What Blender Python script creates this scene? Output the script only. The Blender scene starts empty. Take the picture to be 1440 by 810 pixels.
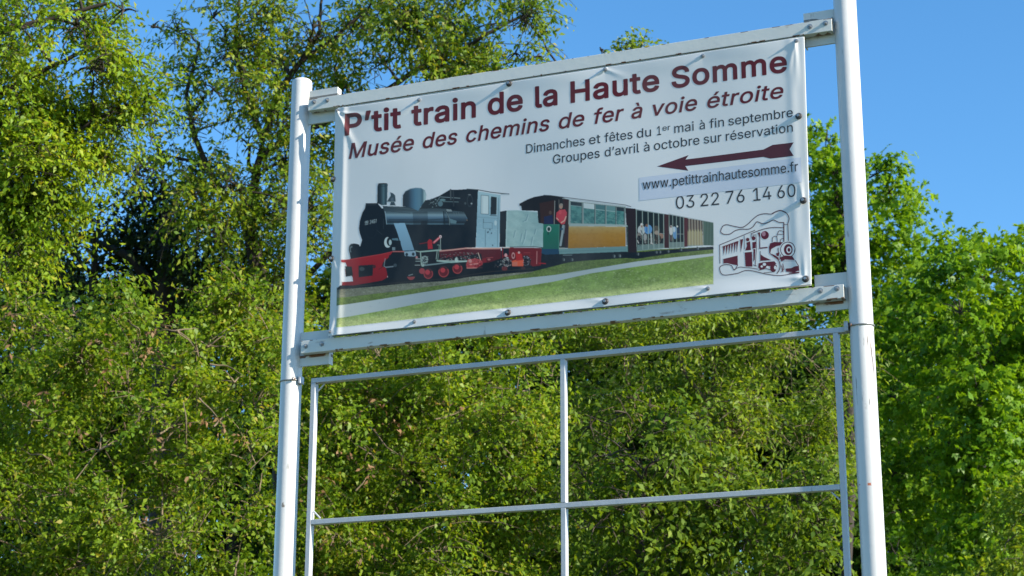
import bpy, bmesh, math, json
import numpy as np
from mathutils import Vector, Matrix

# ------------------------------------------------------------------ camera, sky, sun, exposure
scene = bpy.context.scene
C = scene.collection
R = math.radians
CAMZ = 1.6
FPX = 2671.3                      # focal length in pixels of a 1440 wide frame
PITCH, ROLL, YAW = 0.28829, 0.00263, 0.38107
CAM = np.array([2.1101, -5.6951, CAMZ])
_cp, _sp, _cy, _sy = math.cos(PITCH), math.sin(PITCH), math.cos(YAW), math.sin(YAW)
FW = np.array([-_sy * _cp, _cy * _cp, _sp])
_r0 = np.array([_cy, _sy, 0.0]); _u0 = np.cross(_r0, FW)
RT = math.cos(ROLL) * _r0 + math.sin(ROLL) * _u0
UP = np.cross(RT, FW)
cam_data = bpy.data.cameras.new('camera')
cam_data.sensor_width = 36.0
cam_data.lens = FPX * 36.0 / 1440.0
cam_data.clip_end = 3000.0
cam_data.clip_start = 0.05
cam_data.dof.use_dof = True
cam_data.dof.focus_distance = 6.3
cam_data.dof.aperture_fstop = 10.5
cam = bpy.data.objects.new('camera', cam_data)
C.objects.link(cam)
cam.matrix_world = Matrix(((RT[0], UP[0], -FW[0], CAM[0]), (RT[1], UP[1], -FW[1], CAM[1]),
                           (RT[2], UP[2], -FW[2], CAM[2]), (0, 0, 0, 1)))
scene.camera = cam

SUN_EL, SUN_AZ = R(25.0), R(83.5)  # azimuth measured from the sign's front normal towards the right
sdir = Vector((math.cos(SUN_EL) * math.sin(SUN_AZ), -math.cos(SUN_EL) * math.cos(SUN_AZ), math.sin(SUN_EL)))
sun_data = bpy.data.lights.new('sun', 'SUN')
sun_data.energy = 5.0
sun_data.angle = R(0.53)
sun_data.color = (1.0, 0.91, 0.77)
sun = bpy.data.objects.new('sun', sun_data)
C.objects.link(sun)
sun.rotation_euler = sdir.to_track_quat('Z', 'Y').to_euler()
sun.location = (30, -10, 20)

world = bpy.data.worlds.new('World')
scene.world = world
world.use_nodes = True
nt = world.node_tree
bg = nt.nodes['Background']
sky = nt.nodes.new('ShaderNodeTexSky')
sky.sky_type = 'NISHITA'
sky.sun_disc = False
sky.sun_elevation = SUN_EL
sky.sun_rotation = math.atan2(sdir.x, sdir.y)
sky.altitude = 100
sky.air_density = 1.0
sky.dust_density = 0.1
sky.ozone_density = 3.6
hs = nt.nodes.new('ShaderNodeHueSaturation')
hs.inputs['Hue'].default_value = 0.497
hs.inputs['Saturation'].default_value = 1.2
nt.links.new(sky.outputs[0], hs.inputs['Color'])
nt.links.new(hs.outputs[0], bg.inputs[0])
bg.inputs[1].default_value = 0.132
scene.view_settings.view_transform = 'Standard'
scene.view_settings.look = 'None'
scene.view_settings.exposure = 0.95
scene.view_settings.gamma = 1.0
scene.cycles.use_denoising = True
scene.cycles.max_bounces = 8
scene.cycles.diffuse_bounces = 1
scene.cycles.transmission_bounces = 4
scene.cycles.sample_clamp_indirect = 6.0

rng = np.random.default_rng(11)

# ------------------------------------------------------------------ measuring helpers
def ray(x, y):
    return FW * FPX + RT * (x - 720.0) + UP * (405.0 - y)

def pl(x, y, Y=0.0):
    """where the line of sight meets the sign's own plane: distance along the sign and height"""
    d = ray(x, y)
    t = (Y - CAM[1]) / d[1]
    q = CAM + t * d
    return q[0], q[2]

def P(x, y, depth):
    d = ray(x, y)
    return CAM + d / FPX * depth

# ------------------------------------------------------------------ object helpers
def setp(o, label=None, cat=None, group=None, kind=None):
    if label: o['label'] = label
    if cat: o['category'] = cat
    if group: o['group'] = group
    if kind: o['kind'] = kind
    return o

def empty(name, loc, label, cat, group=None):
    o = bpy.data.objects.new(name, None)
    C.objects.link(o)
    o.location = loc
    o.empty_display_size = 0.2
    return setp(o, label, cat, group)

def link(name, me, mat=None, parent=None):
    o = bpy.data.objects.new(name, me)
    C.objects.link(o)
    if mat is not None:
        me.materials.append(mat)
    if parent is not None:
        o.parent = parent
        o.matrix_parent_inverse = Matrix.Translation(-Vector(parent.location)) if parent.parent is None else \
            Matrix.Translation(-Vector(parent.parent.location))
    return o

def bm_obj(name, bm, mat, parent=None, smooth=False):
    me = bpy.data.meshes.new(name)
    bm.normal_update()
    bm.to_mesh(me); bm.free()
    if smooth:
        for p in me.polygons: p.use_smooth = True
    return link(name, me, mat, parent)

def np_mesh(name, verts, faces):
    """faces: int array (n,3) or (n,4)"""
    verts = np.asarray(verts, dtype=np.float32); faces = np.asarray(faces, dtype=np.int32)
    n, k = faces.shape
    me = bpy.data.meshes.new(name)
    me.vertices.add(len(verts)); me.vertices.foreach_set('co', verts.ravel())
    me.loops.add(n * k); me.loops.foreach_set('vertex_index', faces.ravel())
    me.polygons.add(n)
    me.polygons.foreach_set('loop_start', np.arange(n, dtype=np.int32) * k)
    me.update(calc_edges=True)
    return me

def box(bm, x0, x1, y0, y1, z0, z1, bev=0.0015):
    r = bmesh.ops.create_cube(bm, size=1.0)
    for v in r['verts']:
        v.co = Vector(((x0 + x1) / 2 + v.co.x * (x1 - x0), (y0 + y1) / 2 + v.co.y * (y1 - y0), (z0 + z1) / 2 + v.co.z * (z1 - z0)))
    if bev:
        ed = list({e for v in r['verts'] for e in v.link_edges})
        bmesh.ops.bevel(bm, geom=ed, offset=bev, segments=2, affect='EDGES', profile=0.5)

def tube_arrays(pts, rad, sides=6, close=True):
    pts = np.asarray(pts, float); n = len(pts)
    t = np.gradient(pts, axis=0); t /= np.linalg.norm(t, axis=1)[:, None] + 1e-9
    ref = np.array([0.31, 0.83, 0.46])
    a = np.cross(t, ref); a /= np.linalg.norm(a, axis=1)[:, None] + 1e-9
    b = np.cross(t, a)
    th = np.arange(sides) / sides * 2 * math.pi
    rad = np.broadcast_to(np.asarray(rad, float), (n,))
    v = pts[:, None, :] + rad[:, None, None] * (np.cos(th)[None, :, None] * a[:, None, :] + np.sin(th)[None, :, None] * b[:, None, :])
    v = v.reshape(-1, 3)
    i = np.arange(n - 1)[:, None] * sides; j = np.arange(sides)[None, :]; k = (j + 1) % sides
    f = np.stack([i + j, i + k, i + sides + k, i + sides + j], -1).reshape(-1, 4)
    return v, f

class Tubes:
    def __init__(self): self.v = []; self.f = []; self.n = 0
    def add(self, pts, rad, sides=6):
        v, f = tube_arrays(pts, rad, sides)
        self.v.append(v); self.f.append(f + self.n); self.n += len(v)
    def build(self, name, mat, parent):
        me = np_mesh(name, np.concatenate(self.v), np.concatenate(self.f))
        me.polygons.foreach_set('use_smooth', np.ones(len(me.polygons), dtype=bool))
        return link(name, me, mat, parent)

# ------------------------------------------------------------------ materials
def lin(c):
    c = np.asarray(c, float) / 255.0
    return np.where(c <= 0.04045, c / 12.92, ((c + 0.055) / 1.055) ** 2.4)

def new_mat(name):
    m = bpy.data.materials.new(name); m.use_nodes = True
    n = m.node_tree.nodes; n.clear()
    out = n.new('ShaderNodeOutputMaterial'); b = n.new('ShaderNodeBsdfPrincipled')
    m.node_tree.links.new(b.outputs[0], out.inputs[0])
    return m, m.node_tree, b, out

def noise_mask(t, scale, lo, hi, detail=4.0, stretch=(1, 1, 1), seed=0.0):
    n, l = t.nodes, t.links
    co = n.new('ShaderNodeTexCoord'); mp = n.new('ShaderNodeMapping')
    mp.inputs['Scale'].default_value = stretch; mp.inputs['Location'].default_value = (seed, seed * 1.7, seed * 0.6)
    l.new(co.outputs['Object'], mp.inputs[0])
    no = n.new('ShaderNodeTexNoise'); no.inputs['Scale'].default_value = scale; no.inputs['Detail'].default_value = detail
    l.new(mp.outputs[0], no.inputs['Vector'])
    mr = n.new('ShaderNodeMapRange'); mr.inputs[1].default_value = lo; mr.inputs[2].default_value = hi
    l.new(no.outputs[0], mr.inputs[0])
    return mr.outputs[0]

def mixc(t, fac, a, b):
    mx = t.nodes.new('ShaderNodeMix'); mx.data_type = 'RGBA'
    if isinstance(fac, float): mx.inputs[0].default_value = fac
    else: t.links.new(fac, mx.inputs[0])
    for i, s in ((6, a), (7, b)):
        if isinstance(s, tuple): mx.inputs[i].default_value = (*s, 1)
        else: t.links.new(s, mx.inputs[i])
    return mx.outputs[2]

def mul(t, a, b):
    m = t.nodes.new('ShaderNodeMath'); m.operation = 'MULTIPLY'
    for i, s in ((0, a), (1, b)):
        if isinstance(s, float): m.inputs[i].default_value = s
        else: t.links.new(s, m.inputs[i])
    return m.outputs[0]

def zwindow(t, zc, half, axis=2):
    """1 inside a band of the object's own height"""
    co = t.nodes.new('ShaderNodeTexCoord'); sp = t.nodes.new('ShaderNodeSeparateXYZ')
    t.links.new(co.outputs['Object'], sp.inputs[0])
    c = t.nodes.new('ShaderNodeMath'); c.operation = 'COMPARE'
    t.links.new(sp.outputs[axis], c.inputs[0]); c.inputs[1].default_value = zc; c.inputs[2].default_value = half
    return c.outputs[0]

def paint(name, base, rust_amt=0.0, dirt=0.25, rough=0.35, marks=()):
    m, t, b, out = new_mat(name)
    col = mixc(t, mul(t, noise_mask(t, 9.0, 0.48, 0.78, 6.0), dirt), base, tuple(x * 0.62 for x in base))
    col = mixc(t, mul(t, noise_mask(t, 38.0, 0.70, 0.76, 3.0, (1, 1, 0.35), 3.0), 0.55), col, (0.22, 0.2, 0.17))
    if rust_amt:
        r = noise_mask(t, 17.0, 0.70 - rust_amt, 0.76 - rust_amt * 0.6, 7.0, (0.45, 1, 1.6), 7.0)
        col = mixc(t, mul(t, r, 0.85), col, (0.19, 0.075, 0.025))
    for mk_ in marks:
        zc, half, colr, seed, st, lo = mk_[:6]
        mk = mul(t, zwindow(t, zc, half), noise_mask(t, 26.0, lo, lo + 0.04, 5.0, st, seed))
        if len(mk_) > 6: mk = mul(t, mk, zwindow(t, mk_[6], 0.3, 0))
        col = mixc(t, mk, col, colr)
    t.links.new(col, b.inputs['Base Color'])
    b.inputs['Roughness'].default_value = rough
    bp = t.nodes.new('ShaderNodeBump'); bp.inputs['Strength'].default_value = 0.12; bp.inputs['Distance'].default_value = 0.002
    t.links.new(noise_mask(t, 60.0, 0.2, 0.8, 5.0), bp.inputs['Height'])
    t.links.new(bp.outputs[0], b.inputs['Normal'])
    return m

def plain(name, col, rough=0.5, metal=0.0, spec=0.5):
    m, t, b, out = new_mat(name)
    c = mixc(t, mul(t, noise_mask(t, 90.0, 0.4, 0.75), 0.35), tuple(col), tuple(x * 0.6 for x in col))
    t.links.new(c, b.inputs['Base Color'])
    b.inputs['Roughness'].default_value = rough; b.inputs['Metallic'].default_value = metal
    b.inputs['Specular IOR Level'].default_value = spec
    return m

def leaf_mat(name, cols, trans=0.38, rough=0.5, spec=0.25, tcol=None):
    """cols: list of (position, rgb) picked at random per leaf"""
    m, t, b, out = new_mat(name)
    g = t.nodes.new('ShaderNodeNewGeometry')
    rp = t.nodes.new('ShaderNodeValToRGB')
    e = rp.color_ramp.elements
    while len(e) < len(cols): e.new(0.5)
    for q, (p, c) in zip(e, cols): q.position = p; q.color = (*c, 1)
    t.links.new(g.outputs['Random Per Island'], rp.inputs[0])
    # random tone patches put light and shadow masses into the leaf colour
    shaded_tone = t.nodes.new('ShaderNodeMix'); shaded_tone.data_type = 'RGBA'; shaded_tone.blend_type = 'MULTIPLY'; shaded_tone.inputs[0].default_value = 1.0
    t.links.new(rp.outputs[0], shaded_tone.inputs[6]); shaded_tone.inputs[7].default_value = (0.62, 0.74, 0.72, 1)
    tone = mixc(t, noise_mask(t, 1.9, 0.36, 0.64, 3.0), shaded_tone.outputs[2], rp.outputs[0])
    t.links.new(tone, b.inputs['Base Color'])
    b.inputs['Roughness'].default_value = rough; b.inputs['Specular IOR Level'].default_value = spec
    tr = t.nodes.new('ShaderNodeBsdfTranslucent')
    tm = t.nodes.new('ShaderNodeMix'); tm.data_type = 'RGBA'; tm.blend_type = 'MULTIPLY'; tm.inputs[0].default_value = 1.0
    t.links.new(tone, tm.inputs[6]); tm.inputs[7].default_value = (*(tcol or (2.3, 2.0, 0.9)), 1)
    t.links.new(tm.outputs[2], tr.inputs[0])
    ms = t.nodes.new('ShaderNodeMixShader'); ms.inputs[0].default_value = trans
    t.links.new(b.outputs[0], ms.inputs[1]); t.links.new(tr.outputs[0], ms.inputs[2])
    t.links.new(ms.outputs[0], out.inputs[0])
    return m

def bark_mat(name, a, b_):
    m, t, b, out = new_mat(name)
    c = mixc(t, noise_mask(t, 14.0, 0.35, 0.65, 6.0, (1, 1, 0.3)), a, b_)
    t.links.new(c, b.inputs['Base Color']); b.inputs['Roughness'].default_value = 0.85
    return m

M_POST = paint('post_paint', (0.58, 0.58, 0.575), 0.0, 0.2, 0.30, marks=(
    (3.02, 0.13, (0.10, 0.08, 0.07), 4.0, (3.0, 3.0, 0.25), 0.61, 1.0),
    (2.665, 0.004, (0.45, 0.14, 0.07), 9.0, (2.0, 2.0, 2.0), 0.52, 1.0),
    (2.74, 0.02, (0.2, 0.17, 0.14), 2.0, (1.0, 1.0, 1.0), 0.62)))
M_FRAME = paint('frame_paint', (0.46, 0.475, 0.50), 0.02, 0.25, 0.40)
M_ZINC = plain('zinc_bolt', (0.36, 0.36, 0.36), 0.42, 0.85)
M_WASHER = plain('rubber_washer', (0.03, 0.03, 0.035), 0.55)
M_RUSTY = plain('rusty_clamp', (0.22, 0.13, 0.08), 0.7, 0.3)
M_WIRE = plain('clamp_wire', (0.30, 0.31, 0.31), 0.5, 0.6)

# ------------------------------------------------------------------ ground
def ground():
    m, t, b, out = new_mat('grass_ground')
    c = mixc(t, noise_mask(t, 0.8, 0.35, 0.7, 8.0), (0.045, 0.075, 0.02), (0.09, 0.10, 0.035))
    t.links.new(c, b.inputs['Base Color']); b.inputs['Roughness'].default_value = 0.9
    v = []; f = []
    n = 60; xs = np.linspace(-900, 900, n + 1)
    xs = np.sign(xs) * (np.abs(xs) / 900) ** 2.2 * 900
    X, Y = np.meshgrid(xs, xs, indexing='ij')
    Z = 0.06 * np.sin(X * 0.7) * np.cos(Y * 0.9) * (np.hypot(X, Y) > 3)
    Z = np.where(np.hypot(X, Y) < 4, 0, Z)
    V = np.stack([X, Y, Z], -1).reshape(-1, 3)
    i = np.arange(n)[:, None] * (n + 1) + np.arange(n)[None, :]
    F = np.stack([i, i + n + 1, i + n + 2, i + 1], -1).reshape(-1, 4)
    o = link('ground', np_mesh('ground', V, F), m)
    setp(o, kind='structure')
ground()

# ------------------------------------------------------------------ sign: posts, rails, plates, board
PR = 0.037
POST_TOP = 2.702 + CAMZ
sign = empty('roadside_sign', (0, 0, 0), 'white steel sign structure of two round posts joined by rails behind the train banner', 'sign')

def post(x):
    bm = bmesh.new()
    prof = [(PR, -0.6), (PR, 1.0), (PR, 2.0), (PR, 3.0), (PR, POST_TOP - 0.014), (PR * 0.96, POST_TOP - 0.007), (PR * 0.82, POST_TOP - 0.002), (PR * 0.4, POST_TOP + 0.002)]
    N = 40; rings = []
    for r, z in prof:
        rings.append([bm.verts.new((x + r * math.cos(2 * math.pi * k / N), r * math.sin(2 * math.pi * k / N), z)) for k in range(N)])
    for a, b in zip(rings[:-1], rings[1:]):
        for k in range(N):
            bm.faces.new((a[k], a[(k + 1) % N], b[(k + 1) % N], b[k]))
    bm.faces.new(rings[-1])
    o = bm_obj('post', bm, M_POST, sign, True)
    return o
post(-1.0); post(1.0)

RY0, RY1 = -0.040, -0.010          # rails, front and back faces
def zavg(pts, Y):
    return sum(pl(x, y, Y)[1] for x, y in pts) / len(pts)
RT_TOP = zavg([(474, 132.6), (820, 80.2), (1169.8, 25.8)], RY0)
RT_H = 0.044
RB_TOP = zavg([(426, 480), (1000, 420), (1186.6, 398.6)], RY0)
RB_H = 0.045
RB_TOP = zavg([(426, 480), (1186.6, 398.6)], RY0)
RUST = (0.17, 0.075, 0.03)
M_RAIL = paint('rail_paint', (0.64, 0.64, 0.60), 0.01, 0.30, 0.42, marks=tuple(
    (z - h + .001, .0022, RUST, 5.0 + z, (1.3, 1, .6), .575) for z, h in ((RT_TOP, RT_H), (RB_TOP, RB_H))) + tuple(
    (z - .001, .0015, RUST, 8.0 + z, (1.2, 1, .6), .56) for z in (RT_TOP, RB_TOP)))
def rail(z1, h, xl, xr):
    bm = bmesh.new()
    # a channel: front web and two flanges, open at the back
    box(bm, xl, xr, RY0, RY0 + 0.004, z1 - h, z1, 0.0012)
    box(bm, xl + 0.0005, xr - 0.0005, RY0 + 0.003, RY1, z1 - 0.0045, z1 - 0.0004, 0.001)
    box(bm, xl + 0.0005, xr - 0.0005, RY0 + 0.003, RY1, z1 - h + 0.0004, z1 - h + 0.0045, 0.001)
    return bm_obj('rail', bm, M_RAIL, sign)
rail_top = rail(RT_TOP, RT_H, pl(433.3, 147, RY0)[0], pl(1169.8, 35, RY0)[0])
rail_bot = rail(RB_TOP, RB_H, pl(423.2, 490, RY0)[0], pl(1186.4, 406, RY0)[0])

M_PLATE = paint('plate_paint', (0.60, 0.61, 0.58), 0.03, 0.45, 0.45, marks=((RT_TOP + .010, .012, (.17, .165, .15), 3.0, (.5, 1, .9), .38), (RB_TOP - RB_H - .004, .005, RUST, 6.0, (.6, 1, .6), .47)))
def plate(x0, x1, z0, z1):
    bm = bmesh.new()
    box(bm, x0, x1, -0.0085, -0.0005, z0, z1, 0.001)
    box(bm, x1 - 0.005 if x0 < 0 else x0, x1 if x0 < 0 else x0 + 0.005, -0.0005, 0.022, z0 + .001, z1 - .001, 0.001)   # turned back edge
    return bm_obj('bracket_plate', bm, M_PLATE, sign)
PY = -0.0085
plate(-0.968, pl(474.5, 140, PY)[0], pl(455, 172, PY)[1], pl(455, 125, PY)[1])
plate(-0.968, pl(463, 490, PY)[0], pl(450, 513, PY)[1], pl(450, 465, PY)[1])
plate(pl(1130.5, 40, PY)[0], 0.968, pl(1150, 64, PY)[1], pl(1150, 16, PY)[1])
plate(pl(1146.5, 420, PY)[0], 0.968, pl(1165, 437, PY)[1], pl(1165, 385, PY)[1])

def bolt(x, y, Yf, parent, r=0.0065, h=0.006, washer=None, name='bolt', dome=False):
    u, z = pl(x, y, Yf)
    bm = bmesh.new()
    def disc(rad, y0, y1, n, top):
        a = [bm.verts.new((u + rad * math.cos(2 * math.pi * k / n + .3), y0, z + rad * math.sin(2 * math.pi * k / n + .3))) for k in range(n)]
        b = [bm.verts.new((u + rad * top * math.cos(2 * math.pi * k / n + .3), y1, z + rad * top * math.sin(2 * math.pi * k / n + .3))) for k in range(n)]
        for k in range(n):
            bm.faces.new((a[k], a[(k + 1) % n], b[(k + 1) % n], b[k]))
        bm.faces.new(b)
    if washer:
        disc(r, Yf - 0.0035, Yf - h, 6, 0.92)
        o = bm_obj(name, bm, M_ZINC, parent)
        bm = bmesh.new()
        disc(washer, Yf + 0.002, Yf - 0.0045, 18, 0.72)
        w = bm_obj('washer', bm, M_WASHER, o)
        return o
    disc(r * 1.45, Yf + 0.002, Yf - 0.0012, 18, 0.97)
    disc(r, Yf - 0.001, Yf - h, 6, 0.9)
    disc(r * 0.55, Yf - h + 0.0005, Yf - h * 1.7, 10, 0.8)
    return bm_obj(name, bm, M_ZINC, parent)
for q in ((441.5, 143.5), (460, 141), (429.7, 487), (452.5, 484), (1138.8, 37.5), (1160.8, 32.8), (1153.4, 408.8), (1176.8, 405.8)):
    bolt(q[0], q[1], RY0, sign)

# ------------------------------------------------------------------ the banner
BY = -0.047                        # plane of the banner's face
cTL, cTR, cBR, cBL = pl(470.3, 153.5, BY), pl(1131, 51.5, BY), pl(1141.5, 400.5, BY), pl(461.5, 473.3, BY)
def inv_uv(u, z):
    """position inside the banner's outline, 0..1 from left to right and bottom to top"""
    v = (z - cBL[1]) / (cTL[1] - cBL[1])
    l = cBL[0] + (cTL[0] - cBL[0]) * v; r = cBR[0] + (cTR[0] - cBR[0]) * v
    return (u - l) / (r - l), v

TOP_SCREWS = [pl(x, y, BY)[0] for x, y in ((474, 154.5), (589, 140), (715.7, 117.3), (850.7, 96.7), (988, 78), (1119.6, 57))]
BOT_SCREWS = [pl(x, y, BY)[0] for x, y in ((463, 468), (582.4, 452.6), (714, 439.5), (851, 423.8), (995.2, 405.7), (1132.8, 392))]
def seg_phase(u, S):
    S = np.asarray(S); ph = np.zeros_like(u)
    for a, b in zip(S[:-1], S[1:]):
        m = (u >= a) & (u <= b); ph = np.where(m, (u - a) / (b - a), ph)
    return ph

def ridge(u, z, p0, p1, w, amp):
    """a crease from p0 to p1 fading towards p1"""
    d = np.array(p1) - np.array(p0); L = np.hypot(*d); d = d / L
    s = ((u - p0[0]) * d[0] + (z - p0[1]) * d[1]) / L
    q = -(u - p0[0]) * d[1] + (z - p0[1]) * d[0]
    ww = w * (0.5 + 1.4 * np.clip(s, 0, 1))
    return amp * np.exp(-(q / ww) ** 2) * np.clip(1 - s, 0, 1) * np.clip(s * 8 + 0.6, 0, 1) * (s < 1)

CREASES = [((474, 156), (506, 222), .006, .010), ((476, 158), (560, 168), .006, .004), ((589, 141), (545, 175), .006, .0035), ((715.7, 117.5), (690, 140), .005, .004),
           ((850.7, 97), (800, 135), .005, .0055), ((850.7, 97), (890, 112), .006, .003), ((1119, 58), (1106, 110), .005, .005), ((1119, 58), (1121, 130), .005, .005),
           ((1122.9, 163), (1090, 182), .006, .004), ((1129, 282), (1122, 232), .006, .006), ((1129, 282), (1095, 300), .006, .004), ((1132, 391), (1128, 310), .007, .004),
           ((1132, 391), (1085, 392), .006, .005), ((468, 252), (480, 300), .006, .002), ((466, 364), (482, 400), .007, .003), ((463, 470), (480, 415), .007, .005),
           ((988, 78), (960, 96), .006, .003), ((714, 439), (680, 434), .006, .003), ((851, 424), (815, 420), .006, .003), ((995, 406), (960, 404), .006, .003)]
CREASES = [(pl(*a, BY), pl(*b, BY), w * 1.5, am * .6) for a, b, w, am in CREASES]
def wrinkle(u, z):
    """how far the vinyl stands out towards the viewer, in metres"""
    u = np.asarray(u, float); z = np.asarray(z, float)
    s, v = inv_uv(u, z)
    W = 1.715; H = 0.835
    h = 0.0035 * np.sin(3.1 * u + 0.6) * np.sin(math.pi * np.clip(v, 0, 1)) + 0.0015 * np.sin(9 * u + 5 * z)
    ft = np.exp(-((1 - v) * H / 0.045) ** 2)
    h = h + ft * 0.004 * np.sin(math.pi * seg_phase(u, TOP_SCREWS))
    fb = np.clip(1 - v * H / 0.055, 0, 1)
    h = h + 0.006 * fb ** 1.4 + 0.003 * np.exp(-(v * H / 0.03) ** 2) * np.sin(math.pi * seg_phase(u, BOT_SCREWS))
    fl = np.clip(1 - s * W / 0.02, 0, 1); h = h - 0.007 * fl ** 2
    fr = np.clip(1 - (1 - s) * W / 0.010, 0, 1); h = h - 0.0007 * fr ** 2
    h = h + 0.003 * np.exp(-((s * W - 0.04) / 0.012) ** 2) + 0.0014 * np.exp(-(((1 - s) * W - 0.045) / 0.016) ** 2)
    for p0, p1, w, am in CREASES:
        h = h + ridge(u, z, p0, p1, w, am)
    return h

VINYL = (0.68, 0.682, 0.675)
def vinyl_mat(name, attr=False, col=VINYL, rough=0.45):
    m, t, b, out = new_mat(name)
    dirt = mul(t, noise_mask(t, 5.0, 0.45, 0.8, 6.0, (1, 1, 0.5)), 0.13)
    if attr:
        a = t.nodes.new('ShaderNodeAttribute'); a.attribute_name = 'print'
        src = a.outputs[0]
        c = mixc(t, dirt, src, (0.35, 0.34, 0.31))
    else:
        c = mixc(t, dirt, tuple(col), (0.35, 0.34, 0.31))
    t.links.new(c, b.inputs['Base Color'])
    b.inputs['Roughness'].default_value = rough
    b.inputs['Specular IOR Level'].default_value = 0.28
    return m
M_VINYL = vinyl_mat('banner_vinyl')
M_PRINT = vinyl_mat('banner_print', True)

def banner_sheet():
    nu, nv = 860, 430
    s = np.linspace(0, 1, nu + 1)[:, None]; v = np.linspace(0, 1, nv + 1)[None, :]
    z = cBL[1] + (cTL[1] - cBL[1]) * v + s * 0
    zr = cBR[1] + (cTR[1] - cBR[1]) * v
    z = z * (1 - s) + zr * s
    l = cBL[0] + (cTL[0] - cBL[0]) * v; r = cBR[0] + (cTR[0] - cBR[0]) * v
    u = l + (r - l) * s
    sag = 0.0025 * np.sin(math.pi * seg_phase(u, TOP_SCREWS)) * np.clip((v - 0.93) / 0.07, 0, 1)
    front = np.stack([u, BY - wrinkle(u, z), z - sag], -1)
    V = front.reshape(-1, 3)
    i = np.arange(nu)[:, None] * (nv + 1) + np.arange(nv)[None, :]
    F = np.stack([i, i + nv + 1, i + nv + 2, i + 1], -1).reshape(-1, 4)
    me = np_mesh('banner', V, F)
    me.polygons.foreach_set('use_smooth', np.ones(len(me.polygons), dtype=bool))
    o = link('banner', me, M_VINYL)
    so = o.modifiers.new('thickness', 'SOLIDIFY'); so.thickness = 0.0012; so.offset = -1.0
    return setp(o, 'white vinyl banner with maroon lettering and a printed steam train stretched over the sign', 'banner')
banner = banner_sheet()

# backing board of the banner, part of the steel structure
bm = bmesh.new()
def board(bm):
    zs0 = cBL[1] + 0.004; zs1 = cTL[1] - 0.006
    fr = [(cBL[0] + .006, cBL[1] + .003), (cBR[0] - .006, cBR[1] + .003), (cTR[0] - .006, cTR[1] - .007), (cTL[0] + .006, cTL[1] - .007)]
    fr[2] = (fr[2][0], RT_TOP - RT_H - .0006); fr[3] = (fr[3][0], RT_TOP - RT_H - .0006)
    a = [bm.verts.new((x, BY + 0.013, z)) for x, z in fr]; b = [bm.verts.new((x, BY + 0.020, z)) for x, z in fr]
    bm.faces.new(a); bm.faces.new(b[::-1])
    for k in range(4): bm.faces.new((a[k], b[k], b[(k + 1) % 4], a[(k + 1) % 4]))
    bmesh.ops.recalc_face_normals(bm, faces=bm.faces)
board(bm)
bm_obj('backing_board', bm, M_PLATE, sign)

for x in (-0.70, 0.0, 0.70):          # upright battens that carry the board between the rails
    bm = bmesh.new()
    box(bm, x - .02, x + .02, BY + 0.0205, -0.012, RB_TOP + .001, RT_TOP - RT_H - .001, .001)
    bm_obj('batten', bm, M_PLATE, sign)

BIG = ((715.7, 117.3), (1122.9, 163), (1129.4, 281.6), (1132.8, 392), (851, 423.8), (714, 439.5), (468.4, 252), (466.2, 363.8))
SMALL = ((474, 155.5), (589, 140.5), (850.7, 97.5), (988, 78.5), (1119.6, 57.5), (995.2, 405.7), (582.4, 452.6), (463.6, 466.5))
def screw(q, big):
    u, z = pl(q[0], q[1], BY)
    Yf = BY - float(wrinkle(np.array([u]), np.array([z]))[0]) - 0.0015
    if big: return bolt(q[0], q[1], Yf, banner, 0.0055, 0.010, 0.0115, 'screw')
    return bolt(q[0], q[1], Yf, banner, 0.0048, 0.005, None, 'screw')
for q in BIG: screw(q, True)
for q in SMALL: screw(q, False)

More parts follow.
